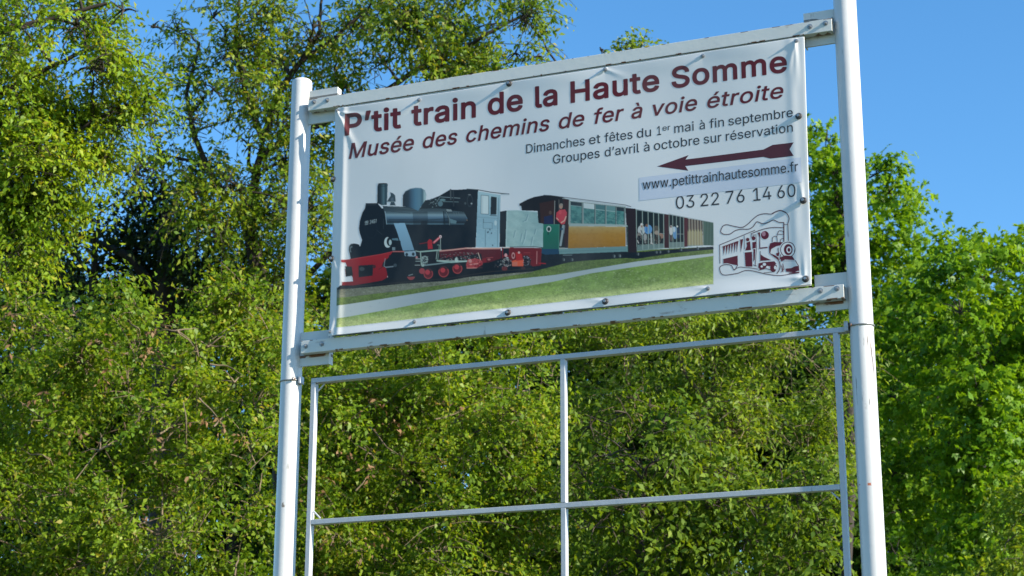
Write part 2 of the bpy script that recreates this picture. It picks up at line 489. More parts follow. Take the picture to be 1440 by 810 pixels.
# ------------------------------------------------------------------ lettering
GL = json.loads(r'''{"'":[206,[[[78,318],[70,509],[136,509],[128,318]]]],".":[188,[[[95,-4],[83,-3],[73,1],[63,9],[55,18],[51,29],[50,41],[51,53],[55,64],[63,73],[73,81],[83,85],[95,87],[107,85],[118,81],[128,73],[135,64],[140,53],[141,41],[140,29],[135,18],[128,9],[118,1],[107,-3]]]],"0":[453,[[[227,-7],[191,-3],[158,7],[130,24],[105,48],[85,77],[69,113],[57,155],[50,202],[48,254],[50,306],[57,353],[69,395],[85,431],[106,461],[130,484],[159,502],[191,512],[227,516],[262,512],[295,502],[323,484],[348,461],[368,431],[384,395],[396,353],[403,306],[405,254],[403,202],[396,155],[384,113],[368,77],[348,48],[323,24],[295,7],[263,-3]],[[227,50],[250,52],[271,60],[290,74],[306,92],[320,116],[330,144],[338,176],[342,213],[344,254],[342,295],[338,332],[330,365],[320,393],[306,416],[290,435],[271,449],[250,457],[227,460],[203,457],[182,449],[163,435],[147,416],[134,393],[123,365],[115,332],[111,295],[109,254],[111,213],[115,176],[123,144],[134,116],[147,92],[163,74],[182,60],[203,52]]]],"1":[453,[[[76,0],[76,55],[391,55],[391,0]],[[276,509],[276,0],[212,0],[212,448],[209,448],[86,358],[86,427],[198,509]]]],"2":[453,[[[64,0],[64,47],[234,229],[282,282],[311,327],[320,371],[319,389],[315,405],[308,419],[298,431],[287,441],[273,449],[224,460],[205,458],[188,454],[172,447],[159,438],[148,427],[139,413],[132,398],[128,381],[127,362],[66,362],[68,391],[75,418],[86,442],[102,464],[121,482],[143,496],[168,507],[196,513],[225,516],[254,513],[281,507],[306,497],[328,482],[346,465],[361,445],[372,423],[379,398],[381,372],[371,318],[336,259],[267,180],[153,60],[153,57],[389,57],[389,0]]]],"3":[453,[[[218,-7],[188,-5],[159,1],[133,10],[108,22],[88,38],[70,57],[57,79],[48,104],[44,132],[109,132],[112,115],[118,100],[126,87],[137,76],[150,66],[165,59],[219,50],[275,61],[291,69],[304,80],[315,93],[323,108],[328,125],[329,145],[328,163],[323,180],[316,196],[306,211],[292,223],[275,234],[254,241],[229,246],[201,248],[157,248],[157,299],[288,448],[288,452],[70,452],[70,509],[372,509],[372,461],[211,278],[211,289],[247,290],[279,286],[308,276],[333,262],[354,244],[371,222],[383,198],[391,173],[393,145],[390,116],[383,90],[370,66],[354,45],[333,27],[309,12],[281,2],[251,-5]]]],"4":[453,[[[40,105],[40,158],[247,509],[311,509],[109,166],[109,163],[413,163],[413,105]],[[282,0],[282,121],[282,146],[282,318],[343,318],[343,0]]]],"5":[453,[[[221,-7],[192,-5],[165,1],[140,11],[118,25],[99,41],[83,60],[71,82],[63,105],[60,130],[122,130],[125,115],[130,102],[138,89],[173,60],[221,50],[241,51],[259,56],[276,64],[291,75],[304,89],[314,104],[322,122],[326,141],[328,162],[326,183],[321,203],[314,221],[303,237],[290,251],[275,262],[257,270],[238,275],[218,277],[167,268],[128,246],[67,253],[96,509],[366,509],[366,452],[151,452],[134,301],[136,301],[178,325],[229,334],[252,332],[274,328],[294,321],[313,311],[330,299],[345,285],[358,269],[370,251],[379,231],[386,210],[390,187],[391,163],[388,132],[381,102],[369,76],[352,52],[332,32],[309,15],[282,3],[253,-4]]]],"6":[453,[[[226,-7],[196,-4],[168,3],[142,15],[119,31],[100,51],[84,74],[73,101],[66,130],[64,162],[65,187],[71,212],[80,239],[137,340],[252,509],[322,509],[151,261],[145,261],[165,288],[196,307],[235,314],[265,312],[291,305],[316,295],[337,280],[355,262],[370,240],[380,215],[387,187],[389,157],[387,127],[379,98],[368,73],[352,50],[333,30],[310,14],[284,3],[257,-4]],[[226,48],[245,50],[263,55],[279,63],[293,73],[304,86],[314,101],[322,119],[326,137],[327,157],[326,178],[322,196],[314,213],[304,228],[293,241],[279,251],[263,259],[245,264],[226,265],[207,264],[190,259],[174,252],[160,241],[148,229],[138,214],[131,197],[126,179],[125,158],[126,138],[131,119],[138,102],[148,86],[160,73],[174,63],[190,55],[207,50]]]],"7":[453,[[[97,0],[323,448],[323,452],[62,452],[62,509],[391,509],[391,449],[165,0]]]],"9":[453,[[[226,516],[256,513],[285,506],[310,494],[333,478],[352,458],[368,434],[380,408],[387,378],[389,347],[387,322],[382,296],[373,270],[315,168],[200,0],[130,0],[301,248],[307,248],[287,221],[257,202],[218,195],[188,197],[161,203],[137,214],[116,229],[98,247],[83,269],[72,294],[66,321],[64,352],[66,382],[73,411],[85,436],[101,459],[120,479],[143,494],[168,506],[196,513]],[[226,460],[207,459],[190,454],[174,446],[160,435],[148,423],[138,407],[131,390],[127,372],[125,352],[127,331],[131,313],[138,295],[148,280],[160,268],[174,257],[190,250],[207,245],[226,243],[245,245],[263,249],[279,257],[293,267],[305,280],[314,295],[322,312],[326,330],[327,350],[326,371],[322,390],[314,407],[305,422],[293,435],[279,446],[263,454],[245,459]]]],"D":[502,[[[219,0],[96,0],[96,57],[215,57],[254,60],[288,68],[318,81],[343,99],[363,122],[379,149],[390,181],[397,216],[399,255],[397,294],[390,329],[379,361],[364,388],[344,410],[320,428],[291,441],[258,449],[221,452],[93,452],[93,509],[225,509],[273,505],[315,495],[353,478],[385,455],[412,426],[433,391],[449,351],[458,306],[462,255],[458,205],[449,159],[433,119],[411,83],[384,54],[351,31],[312,14],[268,3]],[[125,509],[125,0],[60,0],[60,509]]]],"G":[520,[[[269,-7],[225,-3],[185,7],[149,25],[118,49],[91,79],[69,116],[53,157],[43,203],[40,254],[43,305],[53,352],[69,393],[91,429],[117,459],[149,484],[184,501],[223,512],[265,516],[291,514],[316,510],[340,504],[363,494],[384,483],[403,469],[421,453],[436,436],[449,416],[460,395],[468,373],[474,349],[408,349],[387,393],[356,427],[315,448],[265,456],[236,453],[209,445],[183,432],[160,414],[141,392],[125,364],[113,332],[106,295],[103,254],[106,213],[113,177],[125,145],[141,117],[161,95],[184,76],[210,63],[238,56],[269,53],[296,55],[322,61],[345,71],[365,85],[382,102],[396,123],[407,147],[413,173],[415,202],[434,199],[283,199],[283,256],[478,256],[478,200],[475,160],[466,124],[451,91],[431,62],[406,38],[377,19],[344,5],[308,-4]]]],"H":[517,[[[60,0],[60,509],[125,509],[125,289],[392,289],[392,509],[457,509],[457,0],[392,0],[392,232],[125,232],[125,0]]]],"M":[628,[[[60,0],[60,509],[152,509],[277,187],[287,159],[299,123],[311,84],[322,49],[307,49],[318,83],[330,121],[342,158],[352,187],[476,509],[568,509],[568,0],[504,0],[504,291],[504,327],[505,369],[506,413],[507,457],[513,457],[498,409],[482,363],[467,322],[456,291],[342,0],[286,0],[170,291],[159,321],[145,361],[129,408],[112,457],[119,457],[120,416],[121,372],[122,328],[122,291],[122,0]]]],"P":[445,[[[60,0],[60,509],[235,509],[272,506],[305,499],[332,487],[356,471],[375,452],[390,430],[400,404],[407,377],[409,348],[407,318],[400,291],[390,265],[375,243],[356,223],[332,207],[305,195],[272,188],[235,186],[109,186],[109,242],[233,242],[257,244],[279,248],[297,256],[312,266],[324,279],[333,294],[339,310],[343,328],[344,348],[343,367],[339,385],[333,402],[324,416],[312,428],[297,439],[279,446],[257,451],[232,452],[125,452],[125,0]]]],"S":[447,[[[224,-9],[188,-7],[156,-1],[128,9],[102,23],[81,40],[64,60],[51,83],[42,109],[38,137],[104,137],[108,118],[114,102],[123,88],[136,76],[150,66],[166,59],[224,49],[246,50],[267,54],[286,60],[303,69],[317,79],[329,92],[338,106],[344,122],[346,139],[344,154],[340,168],[332,179],[296,205],[245,222],[184,239],[145,253],[112,269],[86,289],[67,313],[56,341],[52,372],[54,400],[62,425],[75,448],[92,468],[113,484],[138,498],[165,508],[195,514],[227,516],[259,514],[289,508],[316,498],[340,484],[360,468],[377,449],[390,427],[398,403],[401,378],[337,378],[332,402],[320,421],[302,437],[280,449],[254,456],[225,459],[204,457],[185,454],[167,448],[152,440],[139,430],[129,418],[121,405],[117,391],[115,376],[117,359],[122,345],[131,334],[169,308],[212,293],[264,279],[312,264],[359,238],[395,198],[402,180],[407,161],[408,139],[406,112],[399,87],[386,64],[370,43],[349,25],[323,11],[294,0],[261,-7]]]],"a":[389,[[[160,-9],[137,-7],[115,-3],[94,5],[76,15],[60,29],[48,45],[38,63],[32,84],[30,108],[32,128],[36,146],[43,161],[53,174],[64,184],[78,193],[125,211],[178,220],[234,227],[265,235],[271,240],[274,246],[276,255],[276,257],[267,297],[240,322],[196,331],[149,322],[118,301],[100,274],[41,291],[51,313],[64,331],[79,346],[95,358],[114,368],[133,375],[194,384],[239,379],[286,360],[300,350],[312,336],[322,320],[330,301],[335,278],[337,251],[337,0],[277,0],[277,52],[272,52],[252,25],[215,1]],[[170,45],[192,47],[211,51],[228,59],[242,68],[254,80],[263,93],[270,108],[274,122],[276,138],[276,190],[259,182],[231,176],[200,171],[175,168],[134,159],[103,139],[97,130],[93,118],[92,105],[102,72],[130,52]]]],"b":[424,[[[229,-8],[208,-7],[189,-3],[172,4],[138,31],[118,59],[112,59],[112,0],[53,0],[53,509],[114,509],[114,319],[118,319],[137,346],[171,373],[188,379],[207,383],[229,384],[259,382],[287,374],[313,361],[335,342],[354,320],[370,293],[381,261],[388,227],[390,189],[388,151],[381,116],[370,84],[355,57],[336,34],[313,16],[288,3],[260,-6]],[[220,47],[242,49],[262,55],[279,66],[294,80],[306,97],[316,117],[323,139],[327,163],[328,189],[327,215],[323,239],[316,261],[307,281],[295,298],[280,311],[262,322],[243,328],[220,330],[198,328],[178,322],[161,312],[147,299],[134,282],[125,263],[118,241],[114,216],[113,189],[114,162],[118,138],[125,115],[135,95],[147,78],[162,65],[179,55],[198,49]]]],"c":[396,[[[207,-8],[174,-5],[144,3],[117,16],[93,35],[72,58],[56,85],[44,116],[37,150],[34,187],[37,225],[44,260],[56,291],[72,318],[93,341],[117,360],[144,374],[174,382],[207,384],[260,377],[305,356],[340,322],[362,277],[303,262],[290,289],[270,311],[242,325],[207,330],[184,328],[163,321],[145,310],[130,296],[118,278],[108,258],[102,236],[98,212],[96,187],[98,163],[102,139],[108,117],[118,97],[130,80],[145,66],[163,55],[184,49],[207,46],[243,52],[271,66],[292,89],[304,117],[363,102],[341,56],[306,21],[261,-1]]]],"d":[424,[[[195,-8],[165,-6],[137,3],[111,16],[89,34],[70,57],[55,84],[43,116],[36,151],[34,189],[36,227],[43,261],[55,293],[70,320],[89,342],[112,361],[137,374],[165,382],[196,384],[218,383],[237,379],[253,373],[287,346],[306,319],[311,319],[311,509],[372,509],[372,0],[313,0],[313,59],[307,59],[287,31],[252,4],[236,-3],[217,-7]],[[205,47],[226,49],[246,55],[263,65],[278,78],[290,95],[299,115],[306,138],[310,162],[312,189],[310,216],[306,241],[300,263],[290,282],[278,299],[263,312],[246,322],[227,328],[205,330],[182,328],[162,322],[145,311],[130,298],[118,281],[108,261],[102,239],[98,215],[96,189],[98,163],[102,139],[109,117],[118,97],[130,80],[145,66],[162,55],[182,49]]]],"e":[404,[[[212,-8],[177,-5],[145,3],[117,16],[92,35],[72,58],[56,85],[44,116],[37,150],[34,187],[36,224],[44,258],[55,290],[71,317],[91,340],[115,359],[142,373],[172,382],[205,384],[266,374],[285,366],[303,355],[319,341],[334,324],[347,305],[357,282],[365,256],[370,227],[371,194],[371,169],[75,169],[75,221],[338,221],[310,202],[308,226],[304,248],[298,269],[288,286],[277,301],[263,314],[246,323],[227,328],[205,330],[183,328],[164,323],[146,313],[131,301],[119,286],[109,270],[102,251],[97,231],[96,211],[96,178],[98,151],[102,127],[110,106],[121,88],[135,73],[151,61],[169,53],[190,48],[212,46],[254,53],[285,73],[306,105],[365,91],[358,72],[348,55],[335,39],[320,26],[302,14],[283,4],[261,-3],[237,-7]]]],"f":[254,[[[228,379],[228,327],[6,327],[6,379]],[[81,0],[81,432],[82,452],[87,470],[96,486],[107,499],[120,510],[135,519],[187,530],[222,527],[243,521],[227,468],[215,472],[195,474],[178,472],[164,468],[154,460],[147,449],[143,435],[142,419],[142,0]]]],"h":[410,[[[114,227],[114,0],[53,0],[53,509],[114,509],[114,287],[102,287],[116,319],[132,344],[152,362],[175,374],[200,382],[227,384],[252,383],[275,377],[295,369],[313,356],[328,340],[341,321],[350,298],[355,271],[357,240],[357,0],[296,0],[296,235],[293,263],[286,286],[273,304],[256,318],[235,326],[210,329],[192,328],[176,324],[161,317],[147,308],[136,297],[126,283],[119,266],[115,248]]]],"i":[167,[[[53,0],[53,379],[114,379],[114,0]],[[84,443],[73,444],[63,448],[54,455],[47,463],[43,472],[41,483],[43,494],[47,504],[54,512],[63,518],[73,522],[84,524],[95,522],[105,518],[114,512],[121,504],[125,494],[126,483],[125,472],[121,463],[114,455],[105,448],[95,444]]]],"l":[189,[[[139,-2],[112,0],[91,8],[74,20],[62,37],[55,59],[53,84],[53,509],[114,509],[114,99],[120,62],[126,57],[135,53],[146,52],[160,53],[170,54],[181,3],[162,-1]]]],"m":[610,[[[53,0],[53,379],[112,379],[112,295],[108,295],[114,314],[122,331],[132,346],[172,376],[219,386],[245,383],[268,375],[287,361],[303,342],[314,320],[321,295],[312,295],[318,312],[326,329],[337,343],[381,375],[437,386],[458,385],[478,380],[497,372],[514,361],[529,346],[541,328],[550,307],[555,283],[557,255],[557,0],[496,0],[496,254],[493,279],[485,298],[473,313],[456,323],[438,329],[419,330],[402,329],[387,326],[374,320],[345,290],[335,247],[335,0],[274,0],[274,260],[272,280],[265,297],[253,311],[238,322],[220,328],[199,330],[158,320],[145,312],[135,302],[126,289],[119,274],[115,257],[114,238],[114,0]]]],"n":[410,[[[114,227],[114,0],[53,0],[53,379],[112,379],[112,287],[102,287],[116,319],[132,344],[152,362],[175,374],[200,382],[227,384],[252,383],[275,377],[295,369],[313,356],[328,340],[341,321],[350,298],[355,271],[357,240],[357,0],[296,0],[296,235],[293,263],[286,286],[273,304],[256,318],[235,326],[210,329],[192,328],[176,324],[161,317],[147,308],[136,297],[126,283],[119,266],[115,248]]]],"o":[415,[[[207,-8],[174,-5],[144,3],[117,16],[93,35],[72,58],[56,85],[44,116],[37,150],[34,187],[37,225],[44,260],[56,291],[72,318],[93,341],[117,360],[144,374],[174,382],[207,384],[241,382],[271,374],[299,360],[323,341],[343,318],[359,291],[371,260],[379,225],[381,187],[379,150],[371,116],[359,85],[343,58],[323,35],[299,16],[271,3],[241,-5]],[[207,46],[231,49],[252,55],[270,66],[285,80],[298,97],[307,117],[314,139],[318,163],[319,187],[318,212],[314,236],[307,258],[298,278],[285,296],[270,310],[252,321],[231,328],[207,330],[184,328],[163,321],[145,310],[130,296],[118,278],[108,258],[102,236],[98,212],[96,187],[98,163],[102,139],[108,117],[118,97],[130,80],[145,66],[163,55],[184,49]]]],"p":[424,[[[53,-143],[53,379],[112,379],[112,319],[118,319],[137,346],[171,373],[188,379],[207,383],[229,384],[259,382],[287,374],[313,361],[335,342],[354,320],[370,293],[381,261],[388,227],[390,189],[388,151],[381,116],[370,84],[355,57],[336,34],[313,16],[288,3],[260,-6],[229,-8],[208,-7],[189,-3],[173,4],[138,31],[118,59],[114,59],[114,-143]],[[220,47],[242,49],[262,55],[279,66],[294,80],[306,97],[316,117],[323,139],[327,163],[328,189],[327,215],[323,239],[316,261],[307,281],[295,298],[280,311],[262,322],[243,328],[220,330],[198,328],[178,322],[161,312],[147,299],[134,282],[125,263],[118,241],[114,216],[113,189],[114,162],[118,138],[125,115],[135,95],[147,78],[162,65],[179,55],[198,49]]]],"r":[259,[[[53,0],[53,379],[112,379],[112,321],[115,321],[124,339],[137,354],[152,367],[171,377],[191,383],[213,385],[229,384],[243,384],[243,322],[230,324],[207,326],[190,324],[174,321],[159,315],[146,306],[135,296],[126,284],[119,269],[115,254],[114,237],[114,0]]]],"s":[365,[[[182,-8],[157,-7],[133,-3],[112,3],[93,12],[76,24],[62,38],[50,54],[41,73],[36,94],[94,107],[101,87],[111,72],[124,60],[141,52],[160,47],[181,45],[206,47],[227,53],[244,62],[258,74],[265,88],[268,103],[266,115],[262,126],[254,136],[243,144],[229,150],[212,155],[149,170],[118,180],[92,192],[72,208],[58,227],[50,249],[47,274],[49,295],[55,314],[65,332],[79,347],[95,360],[115,370],[137,378],[161,383],[187,384],[212,383],[234,379],[254,372],[271,363],[286,352],[299,339],[324,290],[268,277],[262,291],[254,304],[243,316],[228,325],[210,331],[187,333],[166,331],[147,326],[131,317],[119,305],[111,292],[109,277],[110,264],[115,253],[124,243],[172,223],[229,209],[261,200],[287,187],[306,171],[320,153],[328,131],[331,107],[329,85],[323,65],[312,47],[298,31],[281,18],[260,6],[236,-2],[210,-7]]]],"t":[227,[[[204,379],[204,327],[6,327],[6,379]],[[65,471],[126,471],[126,98],[127,83],[130,70],[136,61],[144,55],[156,51],[170,50],[185,51],[202,54],[213,2],[192,-3],[168,-4],[138,-1],[113,7],[92,21],[77,41],[68,64],[65,93]]]],"u":[410,[[[182,-5],[158,-3],[135,2],[115,11],[97,23],[82,39],[69,59],[60,82],[54,109],[53,139],[53,379],[114,379],[114,144],[116,117],[124,94],[137,75],[154,61],[175,53],[200,50],[218,51],[234,55],[249,62],[263,71],[274,83],[283,97],[290,113],[295,132],[296,153],[296,379],[357,379],[357,0],[298,0],[298,92],[307,92],[294,60],[277,35],[257,17],[234,5],[209,-3]]]],"v":[389,[[[163,0],[17,379],[84,379],[165,155],[187,87],[206,21],[184,21],[203,87],[224,155],[305,379],[371,379],[226,0]]]],"w":[567,[[[138,0],[23,379],[87,379],[133,214],[154,137],[175,41],[165,41],[186,135],[206,214],[252,379],[316,379],[362,214],[382,136],[402,41],[391,41],[413,135],[434,214],[480,379],[545,379],[429,0],[368,0],[319,172],[305,225],[291,280],[277,338],[291,338],[277,280],[263,225],[248,172],[199,0]]]],"\u00e0":[389,[[[160,-9],[137,-7],[115,-3],[94,5],[76,15],[60,29],[48,45],[38,63],[32,84],[30,108],[32,128],[36,146],[43,161],[53,174],[64,184],[78,193],[125,211],[178,220],[234,227],[265,235],[271,240],[274,246],[276,255],[276,257],[267,297],[240,322],[196,331],[149,322],[118,301],[100,274],[41,291],[51,313],[64,331],[79,346],[95,358],[114,368],[133,375],[194,384],[239,379],[286,360],[300,350],[312,336],[322,320],[330,301],[335,278],[337,251],[337,0],[277,0],[277,52],[272,52],[252,25],[215,1]],[[170,45],[192,47],[211,51],[228,59],[242,68],[254,80],[263,93],[270,108],[274,122],[276,138],[276,190],[259,182],[231,176],[200,171],[175,168],[134,159],[103,139],[97,130],[93,118],[92,105],[102,72],[130,52]],[[165,429],[99,529],[168,529],[215,429]]]],"\u00e9":[404,[[[212,-8],[177,-5],[145,3],[117,16],[92,35],[72,58],[56,85],[44,116],[37,150],[34,187],[36,224],[44,258],[55,290],[71,317],[91,340],[115,359],[142,373],[172,382],[205,384],[266,374],[285,366],[303,355],[319,341],[334,324],[347,305],[357,282],[365,256],[370,227],[371,194],[371,169],[75,169],[75,221],[338,221],[310,202],[308,226],[304,248],[298,269],[288,286],[277,301],[263,314],[246,323],[227,328],[205,330],[183,328],[164,323],[146,313],[131,301],[119,286],[109,270],[102,251],[97,231],[96,211],[96,178],[98,151],[102,127],[110,106],[121,88],[135,73],[151,61],[169,53],[190,48],[212,46],[254,53],[285,73],[306,105],[365,91],[358,72],[348,55],[335,39],[320,26],[302,14],[283,4],[261,-3],[237,-7]],[[177,429],[225,529],[293,529],[227,429]]]],"\u00ea":[404,[[[212,-8],[177,-5],[145,3],[117,16],[92,35],[72,58],[56,85],[44,116],[37,150],[34,187],[36,224],[44,258],[55,290],[71,317],[91,340],[115,359],[142,373],[172,382],[205,384],[266,374],[285,366],[303,355],[319,341],[334,324],[347,305],[357,282],[365,256],[370,227],[371,194],[371,169],[75,169],[75,221],[338,221],[310,202],[308,226],[304,248],[298,269],[288,286],[277,301],[263,314],[246,323],[227,328],[205,330],[183,328],[164,323],[146,313],[131,301],[119,286],[109,270],[102,251],[97,231],[96,211],[96,178],[98,151],[102,127],[110,106],[121,88],[135,73],[151,61],[169,53],[190,48],[212,46],[254,53],[285,73],[306,105],[365,91],[358,72],[348,55],[335,39],[320,26],[302,14],[283,4],[261,-3],[237,-7]],[[155,435],[95,435],[95,438],[175,529],[233,529],[313,438],[313,435],[252,435],[204,495]]]],"\u2019":[177,[[[52,318],[82,509],[151,509],[98,318]]]]}''')
CAPH = max(p[1] for p in GL['H'][1][0])
M_MAROON = plain('maroon_ink', (0.080, 0.009, 0.013), 0.45)
M_INK = plain('black_ink', (0.013, 0.016, 0.022), 0.42)
def flat_shape(name, pts, mat, parent, lift, n=28):
    """a printed or stuck-on flat shape lying on the vinyl, finely divided so that it follows the folds"""
    bm = bmesh.new()
    f = bm.faces.new([bm.verts.new((*pl(x, y, BY), 0)) for x, y in pts])
    bmesh.ops.triangulate(bm, faces=bm.faces)
    for _ in range(8):
        ed = [e for e in bm.edges if e.calc_length() > 0.008]
        if not ed: break
        bmesh.ops.subdivide_edges(bm, edges=ed, cuts=1); bmesh.ops.triangulate(bm, faces=bm.faces)
    for v in bm.verts:
        u, z = v.co.x, v.co.y
        v.co = Vector((u, BY - float(wrinkle(np.array([u]), np.array([z]))[0]) - lift, z))
    bmesh.ops.recalc_face_normals(bm, faces=bm.faces)
    return bm_obj(name, bm, mat, parent, True)

flat_shape('arrow', [(924.5, 234.5), (968.8, 218.3), (964.2, 224.6), (1073.7, 210.5), (1086.6, 204), (1116.4, 200.6), (1110.5, 210.3), (1116.4, 219.5), (1083.4, 223.2), (1073.7, 220.8), (963.8, 233.8), (968.4, 240.3)],
           M_MAROON, banner, 0.0003)
M_STICKER = vinyl_mat('pale_blue_sticker', False, (0.54, 0.58, 0.66), 0.4)
sticker = flat_shape('web_address_sticker', [(899.5, 250.5), (1126.5, 221.5), (1128, 256.5), (899.8, 283)], M_STICKER, banner, 0.0004)

# ------------------------------------------------------------------ printed pictures: drawn by the script as a fine grid of ink colours
BGC = np.array(VINYL)
WHITE_PX = np.array([203.0, 212.0, 217.0])     # what the bare vinyl looks like in the photograph's shade
def ink(c):
    return np.clip(lin(c) / lin(WHITE_PX) * BGC, 0.003, 0.8)

class Raster:
    def __init__(self, x0, y0, x1, y1, s, bg=None):
        bg = BGC if bg is None else bg
        self.x0, self.y0, self.s = x0, y0, s
        self.w = int((x1 - x0) * s); self.h = int((y1 - y0) * s)
        self.img = np.empty((self.h, self.w, 3)); self.img[:] = bg
        self.used = np.zeros((self.h, self.w), bool)
        self.X, self.Y = np.meshgrid(x0 + (np.arange(self.w) + .5) / s, y0 + (np.arange(self.h) + .5) / s)
        self.r = np.random.default_rng(5)
    def win(self, xa, ya, xb, yb):
        i0 = max(0, int((ya - self.y0) * self.s) - 1); i1 = min(self.h, int((yb - self.y0) * self.s) + 2)
        j0 = max(0, int((xa - self.x0) * self.s) - 1); j1 = min(self.w, int((xb - self.x0) * self.s) + 2)
        return slice(i0, i1), slice(j0, j1)
    def put(self, sl, m, col, a=1.0):
        if callable(col): c = col(self.X[sl], self.Y[sl])
        else: c = np.broadcast_to(ink(col), m.shape + (3,))
        mm = (m * a)[..., None]
        self.img[sl] = self.img[sl] * (1 - mm) + c * mm
        self.used[sl] |= m > 0
    def poly(self, pts, col, a=1.0):
        p = np.asarray(pts, float)
        sl = self.win(p[:, 0].min(), p[:, 1].min(), p[:, 0].max(), p[:, 1].max())
        X, Y = self.X[sl], self.Y[sl]; ins = np.zeros(X.shape, bool)
        q = np.roll(p, -1, 0)
        for (xa, ya), (xb, yb) in zip(p, q):
            if ya == yb: continue
            c = ((ya > Y) != (yb > Y)) & (X < (xb - xa) * (Y - ya) / (yb - ya) + xa)
            ins ^= c
        self.put(sl, ins.astype(float), col, a)
    def line(self, pts, w, col, a=1.0):
        for (xa, ya), (xb, yb) in zip(pts[:-1], pts[1:]):
            sl = self.win(min(xa, xb) - w, min(ya, yb) - w, max(xa, xb) + w, max(ya, yb) + w)
            X, Y = self.X[sl], self.Y[sl]; dx, dy = xb - xa, yb - ya; L = dx * dx + dy * dy + 1e-9
            t = np.clip(((X - xa) * dx + (Y - ya) * dy) / L, 0, 1)
            d = np.hypot(X - xa - t * dx, Y - ya - t * dy)
            self.put(sl, np.clip((w / 2 - d) * self.s + 0.5, 0, 1), col, a)
    def ell(self, cx, cy, rx, ry, col, a=1.0, ring=None):
        sl = self.win(cx - rx, cy - ry, cx + rx, cy + ry)
        X, Y = self.X[sl], self.Y[sl]; d = np.hypot((X - cx) / rx, (Y - cy) / ry)
        m = np.clip((1 - d) * min(rx, ry) * self.s + 0.5, 0, 1)
        if ring: m = m * np.clip((d - ring) * min(rx, ry) * self.s + 0.5, 0, 1)
        self.put(sl, m, col, a)
    def speckle(self, pts, cols, n, size, a=0.6):
        p = np.asarray(pts, float)
        lo, hi = p.min(0), p.max(0)
        for _ in range(n):
            x, y = self.r.uniform(lo[0], hi[0]), self.r.uniform(lo[1], hi[1])
            ins = False
            for (xa, ya), (xb, yb) in zip(p, np.roll(p, -1, 0)):
                if (ya > y) != (yb > y) and x < (xb - xa) * (y - ya) / (yb - ya) + xa: ins = not ins
            if ins: self.ell(x, y, size * self.r.uniform(.6, 1.5), size * self.r.uniform(.4, 1.0), cols[self.r.integers(len(cols))], a)
    def build(self, name, parent, lift, ds=1):
        img = self.img; used = self.used
        h, w = self.h // ds * ds, self.w // ds * ds
        img = img[:h, :w].reshape(h // ds, ds, w // ds, ds, 3).mean((1, 3))
        us = used[:h, :w].reshape(h // ds, ds, w // ds, ds).any((1, 3))
        X = self.X[:h, :w].reshape(h // ds, ds, w // ds, ds).mean((1, 3)); Y = self.Y[:h, :w].reshape(h // ds, ds, w // ds, ds).mean((1, 3))
        g = us.copy()
        g[1:] |= us[:-1]; g[:-1] |= us[1:]; g2 = g.copy(); g[:, 1:] |= g2[:, :-1]; g[:, :-1] |= g2[:, 1:]
        hh, ww = us.shape
        # sight lines to the banner plane, for every grid point at once
        d = FW * FPX + RT * (X[..., None] - 720.0) + UP * (405.0 - Y[..., None])
        t = (BY - CAM[1]) / d[..., 1]
        q = CAM + t[..., None] * d
        u, z = q[..., 0], q[..., 2]
        V = np.stack([u, BY - wrinkle(u, z) - lift, z], -1).reshape(-1, 3)
        cell = g[:-1, :-1] & g[1:, :-1] & g[:-1, 1:] & g[1:, 1:]
        ii, jj = np.nonzero(cell); i = ii * ww + jj
        F = np.stack([i, i + ww, i + ww + 1, i + 1], -1)
        uq, invx = np.unique(F, return_inverse=True)
        me = np_mesh(name, V[uq], invx.reshape(F.shape))
        at = me.color_attributes.new('print', 'FLOAT_COLOR', 'POINT')
        cc = np.ones((len(uq), 4), np.float32); cc[:, :3] = img.reshape(-1, 3)[uq]
        at.data.foreach_set('color', cc.ravel())
        me.polygons.foreach_set('use_smooth', np.ones(len(me.polygons), dtype=bool))
        return link(name, me, M_PRINT, parent)

def grad(stops, axis, skew=0.0):
    """ink gradient along x or y of the print; stops: (position px, colour)"""
    ps = [s[0] for s in stops]; cs = np.array([ink(s[1]) for s in stops])
    def f(X, Y):
        t = (X + skew * Y) if axis == 'x' else (Y + skew * X)
        return np.stack([np.interp(t, ps, cs[:, k]) for k in range(3)], -1)
    return f

def mottled(base, dark, sc, seed, amt=1.0):
    r = np.random.default_rng(seed); ks = r.normal(0, 1, (6, 2)) * sc; ph = r.uniform(0, 6.28, 6)
    a, b = ink(base), ink(dark)
    def f(X, Y):
        n = sum(np.sin(k[0] * X + k[1] * Y + p) for k, p in zip(ks, ph)) / 6
        n = np.clip(0.5 + n * 1.1, 0, 1)[..., None] * amt
        return a * (1 - n) + b * n
    return f

def grainy(f, amp, seed):
    """fine grain of grass, gravel or paint over a colour"""
    r = np.random.default_rng(seed)
    def vn(X, Y, sx, sy):
        T = r.uniform(-1, 1, (128, 128)); x = X / sx; y = Y / sy
        i = np.floor(x).astype(int); j = np.floor(y).astype(int); a = x - i; b = y - j
        g = lambda p, q: T[p % 128, q % 128]
        return (g(i, j) * (1 - a) + g(i + 1, j) * a) * (1 - b) + (g(i, j + 1) * (1 - a) + g(i + 1, j + 1) * a) * b
    base = f if callable(f) else (lambda X, Y: np.broadcast_to(ink(f), X.shape + (3,)))
    def out(X, Y):
        n = vn(X, Y, 1.0, .8) * .5 + vn(X, Y, 2.6, 1.6) * .45 + vn(X, Y, 14, 5) * .5
        return np.clip(base(X, Y) * (1 + amp * n)[..., None], .003, .8)
    return out

